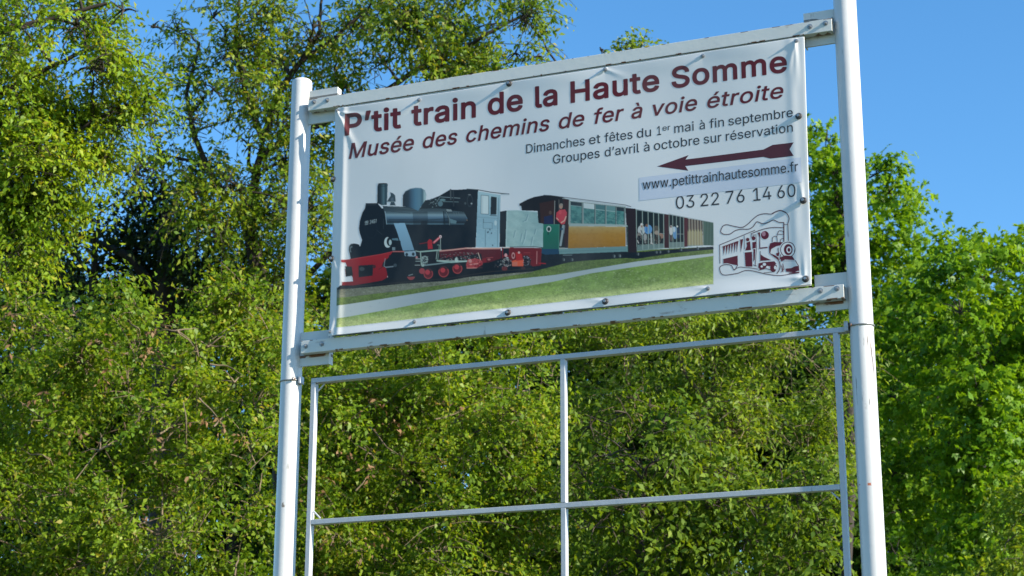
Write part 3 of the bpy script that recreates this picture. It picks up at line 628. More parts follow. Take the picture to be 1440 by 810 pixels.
def train_picture():
    r = Raster(471, 250, 1007, 466, 3)
    A = lambda *p: [(470 + x / 9, 245 + y / 9) for x, y in p]
    B = lambda *p: [(470 + x / 9, 325 + y / 9) for x, y in p]
    D_ = lambda *p: [(590 + x / 9, 320 + y / 9) for x, y in p]
    Cc = lambda *p: [(590 + x / 9, 245 + y / 9) for x, y in p]
    F = lambda *p: [(720 + x / 7.3625, 260 + y / 7.3625) for x, y in p]
    G = lambda *p: [(860 + x / 8.1, 270 + y / 8.1) for x, y in p]
    K = lambda *p: [(460 + x / 4.5, 240 + y / 4.5) for x, y in p]
    BLK = (15, 24, 31)
    # meadow, path, ballast
    bot = [(1003.5, 399.6), (780, 425.5), (620, 444), (473.5, 461)]
    lawn = [(473.5, 446), (549, 434), (615.5, 421.5), (720, 405), (780, 395.5), (831, 384), (1003.5, 359)] + bot
    r.poly(lawn, grainy(grad([(488, (116, 144, 70)), (500, (134, 158, 86)), (508, (166, 181, 116)), (516, (154, 172, 106)), (524, (178, 189, 134))], 'y', 0.112), .42, 3))
    r.speckle(lawn, [(88, 118, 54), (142, 162, 104), (170, 182, 140), (112, 138, 74), (128, 148, 86)], 6500, 0.9, 0.45)
    upper = [(473.5, 405), (560, 394), (630, 384), (700, 376), (750, 370), (809, 360), (886, 353), (1003.5, 347), (1003.5, 357), (897.8, 368), (780, 387), (720, 393.5), (615.5, 408), (473.5, 430.5)]
    r.poly(upper, grainy((92, 112, 54), .5, 4))
    r.speckle(upper, [(85, 108, 45), (128, 140, 80), (112, 130, 62), (140, 142, 100)], 1900, 0.8, 0.45)
    r.poly([(473.5, 404), (560, 394), (630, 384), (700, 378), (750, 373), (750, 382.4), (700, 391), (630, 399.5), (560, 409), (473.5, 419)], grainy((112, 114, 102), .5, 6), 0.85)
    r.speckle([(473.5, 406), (630, 391), (750, 379), (750, 384), (630, 399), (473.5, 417)], [(165, 165, 155), (90, 95, 88), (140, 140, 125), (70, 72, 68)], 900, 0.6, 0.6)
    path = [(473.5, 430), (615.5, 407.8), (720, 393), (780, 386.7), (897.8, 367.8), (1003.5, 356.5), (1003.5, 360), (831, 384.4), (780, 395.6), (720, 405.5), (615.5, 422), (549, 434.5), (473.5, 448)]
    r.poly(path, grad([(473, (182, 194, 194)), (600, (150, 166, 172)), (800, (158, 174, 176)), (1003, (180, 190, 190))], 'x'))
    r.speckle(path, [(170, 182, 186), (140, 156, 164)], 300, 1.6, 0.25)
    # shadow under the train
    r.poly([(474, 407)] + B((30, 730), (70, 690), (240, 640), (800, 400), (1440, 300)) + D_((1440, 260)) + F((1178, 690)) + G((290, 690), (1160, 622), (1165, 655), (700, 700), (300, 765)) + F((1178, 760), (700, 790)) + [(800, 369)] + D_((1440, 555), (640, 625)) + B((1440, 630), (900, 660), (500, 700)), grainy(BLK, .5, 8))
    # last coaches
    r.poly(G((1035, 330), (1160, 352), (1162, 612), (1045, 610)), (70, 98, 86))
    for x in range(1050, 1160, 17):
        r.line(G((x, 338 + (x - 1050) * .16), (x + 4, 608)), 0.8, (38, 58, 50)); r.line(G((x + 8, 340 + (x - 1050) * .16), (x + 12, 606)), 0.6, (110, 135, 120), .7)
    r.poly(G((868, 303), (1034, 330), (1042, 612), (868, 622)), grad([(300, (100, 90, 82)), (322, (112, 96, 82)), (325, (160, 152, 112)), (344, (158, 148, 110)), (346, (128, 145, 135))], 'y'))
    for x in (872, 905, 938, 970, 1002, 1030):
        r.line(G((x, 306 + (x - 870) * .16), (x + 4, 450)), 1.3, (55, 45, 42)); r.line(G((x + 4, 450), (x + 5, 612)), 0.7, (112, 104, 84))
        r.line(G((x + 14, 312 + (x - 870) * .16), (x + 16, 605)), 0.7, (176, 176, 160), .8)
    r.line(G((655, 252), (830, 288), (1030, 326), (1158, 350)), 0.7, (140, 155, 155))
    r.poly(G((822, 292), (870, 300), (870, 625), (828, 632)), (76, 30, 36))
    # open coach, further one
    r.poly(G((650, 258), (828, 292), (830, 632), (655, 642)), (26, 36, 38))
    r.poly(G((665, 575), (826, 572), (826, 628), (665, 638)), (120, 140, 136), .8)
    r.ell(*G((682, 440))[0], 2.6, 7, (188, 190, 188)); r.ell(*G((728, 470))[0], 3.2, 8.5, (96, 140, 182)); r.ell(*G((716, 430))[0], 2, 4, (175, 190, 198)); r.ell(*G((752, 396))[0], 1.2, 1.3, (205, 205, 200)); r.ell(*G((763, 470))[0], 2.4, 8, (32, 48, 72))
    r.ell(*G((680, 400))[0], 1.2, 1.4, (120, 92, 80)); r.ell(*G((685, 530))[0], 1.6, 4.5, (90, 80, 78))
    r.line(G((745, 482), (826, 482)), 0.7, (150, 160, 155), .7)
    for x in (658, 700, 742, 785, 824): r.line(G((x, 262 + (x - 655) * .19), (x + 4, 636)), 0.8, (140, 160, 152), .95)
    r.line(G((655, 642), (830, 632)), 1.1, (128, 148, 142))
    r.poly(G((602, 252), (655, 262), (660, 642), (602, 642)), (58, 30, 33))
    # open coach, nearer one
    r.poly(G((278, 200), (606, 252), (604, 642), (288, 672)), (24, 34, 35))
    r.poly(G((300, 605), (600, 590), (600, 636), (296, 664)), (112, 136, 132), .85)
    r.ell(*G((345, 440))[0], 5.2, 6.8, (176, 182, 180)); r.ell(*G((350, 378))[0], 2, 2.4, (206, 205, 198)); r.ell(*G((352, 396))[0], 1.7, 1.8, (150, 112, 92)); r.line(G((340, 440), (355, 480)), 1.2, (70, 78, 84))
    r.ell(*G((422, 430))[0], 5.6, 6.5, (92, 142, 186)); r.ell(*G((405, 388))[0], 1.8, 2.2, (120, 92, 78)); r.line(G((405, 410), (405, 455)), 1.6, (60, 110, 165))
    r.ell(*G((507, 408))[0], 1.8, 2.3, (112, 96, 80)); r.ell(*G((520, 440))[0], 4.2, 6, (84, 80, 70)); r.ell(*G((520, 468))[0], 3.4, 3, (150, 138, 124)); r.ell(*G((562, 505))[0], 4.4, 4, (146, 112, 94)); r.ell(*G((535, 540))[0], 4.5, 6, (60, 56, 50))
    r.ell(*G((320, 510))[0], 3.4, 5.5, (120, 116, 110)); r.ell(*G((318, 540))[0], 3, 5.4, (30, 32, 36)); r.ell(*G((388, 520))[0], 2.4, 5.2, (150, 152, 148)); r.line(G((455, 480), (460, 580)), 2.4, (172, 178, 172)); r.line(G((385, 520), (388, 585)), 1.6, (150, 152, 148)); r.line(G((300, 560), (312, 585)), 1.3, (190, 188, 180)); r.line(G((448, 585), (475, 592)), 1.3, (200, 200, 195))
    r.speckle(G((300, 480), (600, 480), (600, 600), (300, 620)), [(150, 140, 125), (60, 60, 58), (110, 112, 105), (28, 32, 34)], 150, 0.7, 0.6)
    r.line(G((560, 478), (604, 478)), 0.7, (150, 160, 155), .7)
    for x in (287, 356, 421, 483, 540, 597): r.line(G((x, 208 + (x - 280) * .155), (x + 4, 660 - (x - 287) * .08)), 0.95, (150, 168, 160), .95)
    r.line(G((282, 206), (606, 256)), 0.9, (140, 158, 158)); r.line(G((290, 672), (604, 640)), 1.3, (126, 148, 142))
    r.poly(G((163, 184), (278, 196), (292, 690), (188, 690)), (38, 25, 28))
    # closed coach
    r.poly(F((75, 195), (160, 150), (230, 125), (330, 108), (400, 112), (530, 133), (602, 160), (590, 655), (340, 655), (310, 400), (270, 395), (265, 270), (100, 265), (95, 220), (75, 215)), (28, 27, 29))
    r.poly(F((285, 190), (440, 160), (440, 400), (300, 400)), (56, 34, 28), .9)
    r.poly(F((525, 140), (602, 160), (590, 640), (545, 640), (540, 400), (570, 390)), (50, 26, 27))
    r.poly(F((597, 165), (1178, 232)) + G((165, 186), (165, 395)) + F((590, 410)), (134, 150, 146))
    r.poly(F((590, 428), (1178, 436)) + G((166, 402), (166, 628)) + F((1000, 645), (580, 660)), grad([(317, (180, 168, 136)), (321, (170, 142, 80)), (330, (166, 122, 42)), (340, (162, 114, 28)), (349, (148, 106, 32))], 'y'))
    r.speckle(F((590, 428), (1178, 436), (1178, 640), (580, 660)), [(170, 128, 60), (135, 95, 30)], 110, 2.2, 0.16)
    r.poly(F((592, 402), (1178, 412)) + G((190, 390), (190, 405)) + F((1178, 434), (590, 428)), (150, 168, 164))
    for i, (xa, xb) in enumerate(((610, 725), (745, 857), (872, 966), (983, 1075), (1086, 1164))):
        ta = 175 + (xa - 610) * .118; tb = 175 + (xb - 610) * .118; ba = 398 + (xa - 610) * .03; bb = 398 + (xb - 610) * .03
        r.poly(F((xa, ta), (xb, tb), (xb, bb), (xa, ba)), mottled((52, 104, 104), (84, 138, 132), 0.5, 20 + i))
        k = 40 if i in (0, 4) else 52
        r.poly(F((xa, ta), (xb, tb), (xb, tb + k), (xa, ta + k)), ((38, 52, 58), (192, 204, 204), (70, 112, 114), (96, 136, 136), (36, 50, 56))[i])
        if i in (2, 3): r.line(F((xa, ta + k), (xb, tb + k)), 0.9, (150, 176, 172))
        if i == 0: r.line(F((xa, ta + k), (xb, tb + k)), 1.2, (130, 160, 158), .7)
        r.speckle(F((xa, ta + 60), (xb, tb + 60), (xb, bb), (xa, ba)), [(120, 160, 152), (46, 92, 92), (90, 140, 136)], 40, 0.9, 0.5)
        r.line(F((xb + 4, tb), (xb + 2, bb)), 0.9, (60, 76, 76))
    r.line(F((597, 165), (590, 410)), 1.1, (160, 170, 162)); r.line(F((590, 410), (582, 655)), 0.6, (120, 100, 70))
    r.line(F((330, 108), (400, 111), (520, 128), (1178, 213)) + G((225, 172)), 0.9, (44, 54, 58))
    r.line(F((525, 142), (1178, 226)) + G((165, 184)), 0.8, (146, 162, 162))
    r.poly(F((485, 662), (1178, 640)) + G((192, 612), (190, 686)) + F((1178, 694), (490, 718)), (104, 140, 140))
    r.line(F((485, 690), (1178, 668)), 0.7, (84, 118, 120), .7)
    r.line(G((186, 400), (188, 684)), 0.9, (74, 110, 100)); r.line(G((176, 470), (188, 470)), 0.6, (150, 160, 150)); r.poly(G((166, 400), (188, 400), (188, 610), (168, 612)), (40, 40, 40), .7)
    r.line(F((445, 168), (438, 405)), 0.9, (142, 142, 136)); r.line(F((488, 155), (490, 260)), 0.6, (118, 118, 112))
    r.poly(F((332, 330), (420, 312), (432, 404), (330, 406)), (28, 36, 70)); r.ell(*F((398, 287))[0], 1.9, 2.6, (84, 66, 58))
    r.poly(F((462, 290), (498, 258), (552, 256), (571, 290), (562, 360), (548, 405), (515, 410), (456, 352)), (184, 62, 72)); r.ell(*F((509, 222))[0], 2.6, 3.8, (168, 134, 116)); r.ell(*F((512, 208))[0], 2.4, 2.0, (140, 130, 120)); r.ell(*F((500, 285))[0], 2.2, 3, (202, 86, 92), .6)
    r.line(F((562, 330), (545, 372), (512, 392)), 1.5, (204, 166, 148)); r.line(F((465, 345), (480, 362)), 1.3, (200, 160, 142))
    r.line(F((532, 425), (520, 520), (503, 625)), 3.0, (140, 156, 158)); r.line(F((545, 425), (535, 500)), 1.8, (112, 128, 134))
    r.poly(F((322, 410), (490, 410), (486, 664), (300, 662)), grad([(316, (34, 112, 92)), (335, (26, 100, 80)), (350, (28, 92, 80))], 'y'))
    r.poly(F((302, 662), (486, 664), (486, 716), (344, 722), (300, 705)), (22, 62, 88))
    r.line(F((490, 410), (486, 664)), 0.6, (90, 150, 130)); r.line(F((325, 412), (490, 412)), 0.8, (60, 128, 108))
    r.ell(*F((382, 457))[0], 3.3, 4.2, (190, 200, 196), 1, 0.68); r.ell(*F((382, 460))[0], 2.1, 2.7, (22, 44, 42)); r.line(F((376, 490), (374, 512)), 1.6, (20, 60, 54)); r.ell(*F((515, 458))[0], 2, 1.8, (30, 70, 92))
    r.poly(F((488, 650), (550, 650), (550, 664), (488, 664)), (150, 158, 152))
    for q in F((540, 775), (628, 775), (1066, 740), (1125, 738)) + G((38, 735), (100, 732), (310, 712), (562, 688), (520, 690), (655, 680), (800, 660), (990, 645)):
        r.ell(q[0], q[1], 1.0, 1.9, (120, 132, 132), .8); r.ell(q[0] - 1.5, q[1] - .5, 1.2, 2.4, (52, 62, 66), .8)
    r.line(F((530, 728), (620, 728)), 1.0, (104, 122, 122))
    # tender
    r.poly(Cc((1016, 472), (1110, 456), (1095, 640)) + D_((1088, 245), (1012, 245)), BLK)
    r.poly(K((1135, 252), (1200, 250), (1330, 262), (1338, 332), (1368, 336), (1366, 485), (1129, 482)), grainy(mottled((150, 180, 178), (134, 166, 166), 0.16, 3), .10, 9))
    for q in (((1270, 280), (1258, 315), (1240, 322)), ((1258, 375), (1248, 430), (1236, 462)), ((1232, 400), (1222, 445)), ((1300, 420), (1290, 470)), ((1190, 380), (1180, 420)), ((1320, 370), (1312, 400))):
        r.line(K(*q), 1.6, (92, 124, 134), .5); r.line([(x + 1.4, y + .6) for x, y in K(*q)], 1.2, (176, 202, 202), .5)
    r.line(K((1140, 258), (1133, 480)), 0.7, (176, 198, 198), .8); r.line(K((1135, 252), (1200, 250), (1330, 262)), 0.8, (172, 198, 200))
    r.line(D_((1145, 246), (1440, 243)) + K((1366, 487)), 1.0, (36, 40, 44))
    r.poly(D_((1040, 252), (1440, 256)) + K((1358, 490), (1352, 600), (1300, 606)) + D_((1420, 480), (1040, 400)), (104, 24, 30))
    r.poly(D_((1060, 262), (1130, 262), (1130, 350), (1060, 350)), BLK)
    for x, y, rr in ((1090, 440, 58), (1345, 430, 62)): r.ell(*D_((x, y))[0], rr / 9, rr / 9 * 1.25, (22, 22, 26)); r.ell(*D_((x, y))[0], rr / 12, rr / 10, (84, 92, 98), .6, .75)
    r.poly(D_((1168, 425), (1240, 400), (1318, 395), (1312, 488), (1172, 488)), (196, 84, 56)); r.poly(D_((1170, 440), (1240, 430), (1240, 486), (1172, 486)), (178, 110, 92), .7)
    r.poly(D_((1215, 310), (1290, 330), (1310, 410), (1225, 420)), (158, 36, 36))
    r.ell(*D_((1186, 355))[0], 2.4, 4.6, (176, 130, 128), 1, .55); r.ell(*D_((1258, 316))[0], 1.6, 1.6, (196, 160, 156)); r.ell(*D_((1092, 350))[0], 2.0, 2.6, (196, 146, 146)); r.ell(*D_((1110, 390))[0], 2, 2, (150, 160, 162))
    r.speckle(D_((930, 390), (1160, 390), (1160, 500), (940, 500)), [(150, 160, 156), (110, 116, 116), (40, 42, 46), (170, 150, 148), (20, 22, 26)], 90, 0.8, 0.75)
    r.speckle(D_((1310, 350), (1420, 350), (1420, 480), (1310, 480)), [(150, 140, 150), (90, 60, 64), (20, 22, 26)], 40, 0.8, 0.7)
    r.ell(*D_((1076, 520))[0], 4, 3.2, (96, 46, 48)); r.ell(*D_((1310, 515))[0], 3.2, 2.4, (60, 40, 42))
    r.line(K((1328, 510), (1326, 590)), 0.8, (190, 130, 128)); r.line(K((1340, 585), (1382, 588)), 1.4, (150, 32, 40)); r.line(D_((1320, 318), (1400, 318)), 0.7, (150, 60, 60))
    # locomotive, black mass
    r.poly(A((395, 362), (545, 365), (600, 430)) + Cc((0, 440), (60, 330), (130, 320), (250, 272), (380, 195), (450, 196), (600, 187), (740, 197), (735, 400), (715, 810)) + D_((712, 250), (600, 258), (250, 300), (0, 320)) + B((740, 252), (200, 345), (190, 290), (175, 230), (190, 180), (240, 150), (290, 160), (320, 190), (345, 110), (315, 20)) + A((305, 680), (318, 580), (350, 480), (382, 430)), BLK)
    r.poly(B((190, 345), (740, 252)) + D_((600, 262), (1030, 262), (1030, 400), (860, 500), (640, 620)) + B((1440, 630), (800, 668), (240, 690), (240, 640)), (20, 24, 28))
    r.poly(D_((250, 300), (600, 262), (1030, 266), (1030, 390), (870, 445), (800, 430), (780, 330), (260, 390)), (88, 24, 30), .85)
    r.poly(A((606, 398), (860, 408), (1440, 438)) + Cc((320, 450), (560, 475), (605, 560), (560, 640), (0, 640)) + A((660, 632), (648, 520), (625, 455)), grad([(288, (50, 64, 70)), (293, (60, 76, 82)), (296, (84, 106, 114)), (298.5, (122, 150, 160)), (301, (96, 126, 144)), (304, (66, 92, 110)), (307.5, (44, 62, 74)), (309, (24, 36, 44)), (311, (78, 106, 118)), (313, (44, 60, 68)), (315.5, BLK)], 'y', -0.006))
    r.poly(A((990, 480), (1180, 470), (1190, 640), (1000, 640)), BLK, .45)
    r.poly(A((1100, 590), (1170, 590), (1175, 650), (1090, 650)), BLK, .8)
    r.line(A((690, 574), (980, 574), (1160, 580), (1440, 560)), 0.8, (28, 44, 52)); r.line(A((720, 470), (960, 492)), 0.6, (40, 58, 66)); r.line(A((620, 400), (1090, 455)), 0.6, (92, 108, 112), .7)
    r.poly(Cc((300, 470), (570, 475), (640, 700), (290, 700)), BLK, .5)
    r.poly(Cc((380, 560), (470, 590), (460, 625), (390, 620)), (96, 128, 136), .8)
    r.line(A((640, 470), (660, 630)), 0.9, (150, 176, 186), .8); r.line(Cc((300, 470), (320, 640)), 1.2, (24, 34, 40)); r.line(Cc((345, 470), (385, 640)), 1.3, (30, 42, 48))
    for x in (430, 460, 490): r.line(Cc((x, 478), (x + 12, 520)), 0.5, (98, 118, 122), .7)
    r.line(Cc((340, 480), (375, 560), (380, 640)), 0.6, (130, 150, 152), .8)
    # chimney, bell, dome, fittings
    r.poly(A((545, 135), (560, 116), (610, 110), (660, 112), (674, 126), (668, 300), (662, 385), (600, 392), (560, 372), (538, 366)), grad([(530.5, (22, 34, 40)), (535, (36, 52, 60)), (539.5, (78, 108, 116)), (541.5, (40, 60, 68)), (543, (60, 88, 98)), (545, (24, 34, 40))], 'x'))
    r.line(A((548, 150), (672, 146)), 0.7, (26, 36, 42)); r.ell(*A((610, 118))[0], 6.6, 0.9, (32, 40, 44))
    r.poly(A((665, 342), (690, 300), (712, 270), (706, 226), (740, 238), (768, 265), (776, 340), (760, 352), (775, 395), (700, 392), (712, 352)), (52, 70, 78)); r.line(A((668, 346), (772, 346)), 0.7, (140, 156, 158)); r.poly(A((715, 300), (745, 290), (750, 335), (715, 335)), (80, 96, 106))
    r.poly(A((864, 405), (866, 265), (900, 212), (960, 182), (1030, 170), (1100, 174), (1146, 204), (1164, 262), (1158, 320), (1110, 385), (1060, 462), (960, 418)), grad([(566, (22, 32, 40)), (574, (34, 50, 62)), (578, (56, 84, 104)), (584, (74, 116, 138)), (590, (86, 124, 142)), (594, (62, 96, 110)), (597, (156, 182, 184))], 'x'))
    r.line(A((905, 212), (960, 184), (1030, 172), (1100, 176), (1144, 206), (1160, 260)), 0.9, (118, 146, 156), .8)
    r.poly(A((1100, 400), (1160, 330), (1250, 335), (1310, 285), (1330, 300), (1350, 360), (1440, 330)) + Cc((240, 430), (0, 436)) + A((1080, 440)), (26, 36, 40))
    r.speckle(A((1180, 310), (1330, 290), (1330, 420), (1200, 420)), [(130, 148, 150), (20, 28, 32), (80, 100, 104), (20, 28, 32)], 60, 0.7, 0.8)
    r.ell(*Cc((262, 372))[0], 3.4, 3.8, (84, 112, 120)); r.ell(*Cc((290, 325))[0], 4.2, 1.8, (92, 122, 126)); r.poly(Cc((335, 440), (400, 445), (410, 470), (345, 470)), (132, 146, 148), .8)
    r.line(Cc((255, 285), (350, 292), (510, 302)), 0.8, (120, 138, 142)); r.line(Cc((300, 345), (490, 350)), 0.8, (98, 120, 124)); r.line(A((1300, 350), (1335, 285)), 0.6, (120, 138, 140))
    r.line(Cc((392, 195), (395, 320)), 2.2, (52, 60, 64)); r.line(Cc((425, 205), (430, 400)), 1.8, (44, 52, 56)); r.line(Cc((388, 200), (390, 320)), 0.5, (92, 100, 102))
    r.ell(*Cc((635, 335))[0], 4.2, 9, (40, 50, 56), 1, .75); r.ell(*Cc((656, 370))[0], 1.1, 1.1, (150, 160, 162)); r.ell(*Cc((630, 258))[0], 2, .7, (110, 118, 120)); r.ell(*Cc((577, 368))[0], 1.4, 1.6, (66, 76, 80)); r.ell(*Cc((600, 580))[0], .7, .7, (140, 120, 100))
    # smokebox front
    r.line(A((385, 428), (410, 368), (540, 366)), 0.9, (40, 48, 52)); r.poly(A((410, 368), (535, 368), (530, 388), (420, 392)), (46, 54, 58), .7)
    r.line(A((620, 560), (620, 690)), 0.5, (48, 60, 66)); r.line(A((530, 700), (600, 760)), 0.6, (40, 52, 58)); r.ell(*A((460, 700))[0], 9, 12, (26, 36, 42), .6, .93)
    SEG = {'9': [((1, .5), (0, .5), (0, 1), (1, 1), (1, 0), (0, 0))], '3': [((0, 1), (1, 1), (1, 0), (0, 0)), ((.2, .5), (1, .5))], '4': [((.75, 0), (.75, 1), (0, .35), (1, .35))], '6': [((1, 1), (0, 1), (0, 0), (1, 0), (1, .5), (0, .5))], '1': [((.3, .8), (.6, 1), (.6, 0))]}
    for ch, px in zip('993461', (512.6, 514.9, 519.2, 522, 524.8, 527.2)):
        by = 315.6 - (px - 512.6) * .20
        for st in SEG[ch]: r.line([(px + 1.6 * x + .5 * y, by - 4.6 * y - .32 * x) for x, y in st], 0.62, (150, 166, 168), .85)
    # cab
    r.poly(Cc((737, 214), (1024, 262), (1014, 640)) + D_((1010, 262), (715, 246)) + Cc((722, 640)), grad([(265, (156, 188, 196)), (290, (140, 174, 186)), (310, (128, 164, 178)), (346, (140, 176, 188))], 'y'))
    r.speckle(Cc((740, 400), (1010, 420), (1000, 900), (722, 880)), [(120, 152, 168), (160, 188, 196), (128, 166, 176)], 130, 1.3, 0.25)
    r.poly(Cc((778, 262), (872, 272), (872, 505), (776, 500)), (188, 206, 208)); r.line(Cc((778, 262), (872, 272), (872, 505), (776, 500), (778, 262)), 0.7, (70, 92, 100)); r.line(Cc((800, 270), (795, 500)), 0.5, (140, 165, 172))
    r.poly(Cc((902, 280), (978, 290), (972, 508), (896, 512)), (18, 30, 36)); r.line(Cc((890, 520), (975, 524)), 1.0, (60, 84, 92)); r.line(Cc((978, 280), (976, 520)), 0.6, (170, 194, 198))
    r.line(Cc((600, 186), (740, 196), (900, 226), (1040, 242), (1130, 248)), 1.2, (44, 58, 64)); r.line(Cc((1030, 250), (1120, 250)), 0.8, (140, 156, 160))
    r.line(Cc((1000, 300), (985, 800)) + D_((985, 245)), 0.6, (84, 112, 120)); r.line(Cc((730, 540), (1000, 560)), 0.5, (104, 134, 144)); r.line(Cc((725, 685), (985, 700)), 0.5, (150, 180, 186), .8)
    r.line(Cc((805, 610), (920, 615), (918, 690), (805, 684), (805, 610)), 0.6, (84, 112, 122)); r.line(Cc((808, 565), (808, 610)), 0.8, (60, 84, 92)); r.line(Cc((832, 700), (832, 810)) + D_((832, 240)), 0.7, (72, 104, 114)); r.ell(*Cc((960, 615))[0], 1.8, 3.6, (172, 196, 200))
    for q in Cc((870, 730), (910, 745), (890, 700)) + D_((925, 225), (860, 60)): r.ell(q[0], q[1], .9, 1.3, (66, 92, 104))
    # slanted steam pipe casing
    r.poly(A((748, 618), (890, 615), (965, 820)) + B((1012, 245), (868, 252), (790, 0)), grad([(312, (132, 172, 194)), (350, (112, 148, 168))], 'y'))
    r.poly(B((880, 258), (1025, 248), (1035, 315), (965, 325), (892, 318)), (136, 162, 176)); r.ell(*B((915, 294))[0], 2, 2.3, (30, 44, 52)); r.ell(*B((998, 290))[0], 2, 2.4, (30, 44, 52)); r.line(B((870, 248), (1015, 240)), 0.8, (60, 84, 96))
    # lamps
    r.poly(B((690, 95), (800, 85), (815, 125), (730, 130)), (84, 116, 128)); r.poly(B((720, 110), (835, 120), (850, 240), (730, 240)), (18, 26, 32)); r.poly(B((728, 200), (768, 200), (768, 240), (728, 240)), (120, 140, 146), .8)
    r.ell(*B((672, 140))[0], 4.9, 7.4, (182, 198, 198)); r.ell(*B((696, 130))[0], 4.1, 6.2, (18, 28, 34)); r.ell(*B((704, 140))[0], 2.0, 3.8, (160, 182, 184))
    r.ell(*B((222, 215))[0], 4.9, 6.7, (26, 34, 38)); r.ell(*B((214, 228))[0], 2.8, 4.7, (112, 130, 134), .8, .6)
    r.poly(B((230, 160), (310, 165), (330, 300), (215, 330), (200, 290)), BLK)
    # buffer beam
    r.poly(B((84, 362), (190, 352), (600, 285), (740, 252), (682, 330), (612, 395), (600, 440), (660, 470), (668, 582), (600, 622), (240, 684), (94, 684), (96, 642), (232, 632), (226, 585), (215, 560), (140, 570), (130, 480), (152, 440), (138, 396), (86, 394)), grad([(355, (150, 30, 34)), (372, (138, 24, 30)), (400, (118, 22, 28))], 'y'))
    r.line(B((90, 365), (190, 354), (600, 288), (735, 256)), 0.8, (186, 64, 66), .8)
    r.poly(B((300, 432), (490, 420), (480, 560), (302, 582)), (22, 26, 29)); r.ell(*B((345, 475))[0], 3.6, 2.8, (58, 66, 68)); r.poly(B((132, 440), (215, 445), (232, 560), (142, 574)), (24, 30, 30)); r.ell(*B((170, 490))[0], 4, 4.6, (34, 42, 42))
    r.line(B((640, 345), (625, 440), (660, 460), (740, 445)), 1.1, (130, 140, 144), .7); r.ell(*B((500, 445))[0], 2.4, 2.4, (70, 30, 30)); r.line(B((560, 480), (620, 440)), 0.8, (60, 30, 30)); r.ell(*B((680, 572))[0], 1.5, 1.5, (190, 170, 168))
    # cylinder and running gear
    r.poly(B((690, 300), (1030, 322), (1020, 600), (680, 600), (650, 470)), (17, 24, 30)); r.line(B((650, 455), (740, 445)), 1.7, (120, 134, 142), .8); r.ell(*B((768, 430))[0], 2.4, 2.4, (60, 72, 78))
    r.line(D_((590 - 590 + -430, 235), (0, 300)), 0.1, (120, 60, 60), .01)
    r.line(B((740, 256), (880, 256)), 1.4, (170, 96, 92)); r.line(B((1030, 250), (1090, 262)), 1.2, (150, 172, 160))
    r.line(D_((10, 305), (270, 284)), 1.9, (142, 170, 160)); r.line(D_((258, 296), (420, 282), (590, 262), (800, 268), (1026, 264)), 1.9, (190, 140, 130)); r.line(D_((600, 258), (1026, 256)), 0.8, (208, 186, 174), .8); r.line(D_((1060, 256), (1140, 253)), 1.3, (190, 176, 168))
    r.poly(D_((100, 175), (125, 145), (155, 160), (165, 270), (105, 272)), (160, 30, 38)); r.line(D_((0, 205), (100, 188)), 1.1, (120, 28, 34)); r.line(D_((180, 190), (262, 118)), 3.0, (190, 70, 78)); r.line(D_((186, 185), (240, 135)), 1.2, (222, 150, 152)); r.ell(*D_((264, 115))[0], 1.8, 2.1, (214, 190, 188)); r.ell(*D_((264, 117))[0], .8, .9, (120, 90, 90))
    r.line(D_((264, 130), (266, 285)), 0.7, (160, 176, 168)); r.line(D_((225, 220), (250, 220), (245, 290), (228, 420)), 0.8, (120, 150, 138)); r.line(D_((222, 300), (210, 400)), 0.9, (150, 170, 162))
    for x, y, rr in ((110, 585, 60), (305, 560, 66), (480, 520, 62)):
        r.ell(*D_((x, y))[0], rr / 9, rr / 8.4, (150, 62, 62)); r.ell(*D_((x, y))[0], rr / 11, rr / 10.5, (96, 26, 32)); r.poly(D_((x - 66, y - 80), (x + 66, y - 80), (x + 66, y - 34), (x - 66, y - 30)), (26, 30, 34), .8)
        r.ell(*D_((x - 10, y - 20))[0], 3.4, 3.4, (170, 56, 62))
    r.ell(*B((970, 560))[0], 5.8, 6.4, (140, 62, 62)); r.poly(B((900, 480), (1040, 480), (1040, 575), (900, 575)), (20, 26, 30)); r.line(B((940, 560), (990, 545)), 1.2, (120, 130, 128)); r.ell(*B((1110, 505))[0], 4, 4, (150, 60, 64))
    for y in (350, 380): r.line(B((1030, y), (1085, y)), 0.9, (150, 166, 164))
    r.line(B((1020, 430), (1085, 430)), 0.9, (150, 160, 156)); r.ell(*B((1042, 330))[0], 1.5, 1.5, (190, 130, 130))
    r.line(D_((10, 310), (22, 470)), 1.3, (150, 174, 164)); r.line(D_((30, 480), (220, 460), (470, 425)), 1.9, (112, 134, 136)); r.line(D_((222, 420), (400, 440), (610, 425)), 2.0, (142, 170, 162)); r.line(D_((250, 418), (600, 425)), 0.7, (190, 205, 198))
    r.ell(*D_((66, 405))[0], 4.6, 5.4, (128, 146, 142)); r.ell(*D_((66, 405))[0], 3.0, 3.6, (36, 44, 46)); r.speckle(D_((30, 360), (105, 360), (105, 470), (30, 470)), [(160, 180, 172), (60, 74, 74), (140, 160, 154)], 50, 0.7, 0.8); r.ell(*D_((470, 410))[0], 2.6, 3.4, (168, 190, 182)); r.ell(*D_((40, 480))[0], 2, 1.6, (150, 170, 162))
    r.speckle(D_((240, 320), (740, 320), (740, 400), (240, 420)), [(130, 56, 60), (26, 28, 32), (110, 120, 116), (80, 26, 32), (20, 24, 28), (150, 150, 146)], 170, 0.8, 0.75)
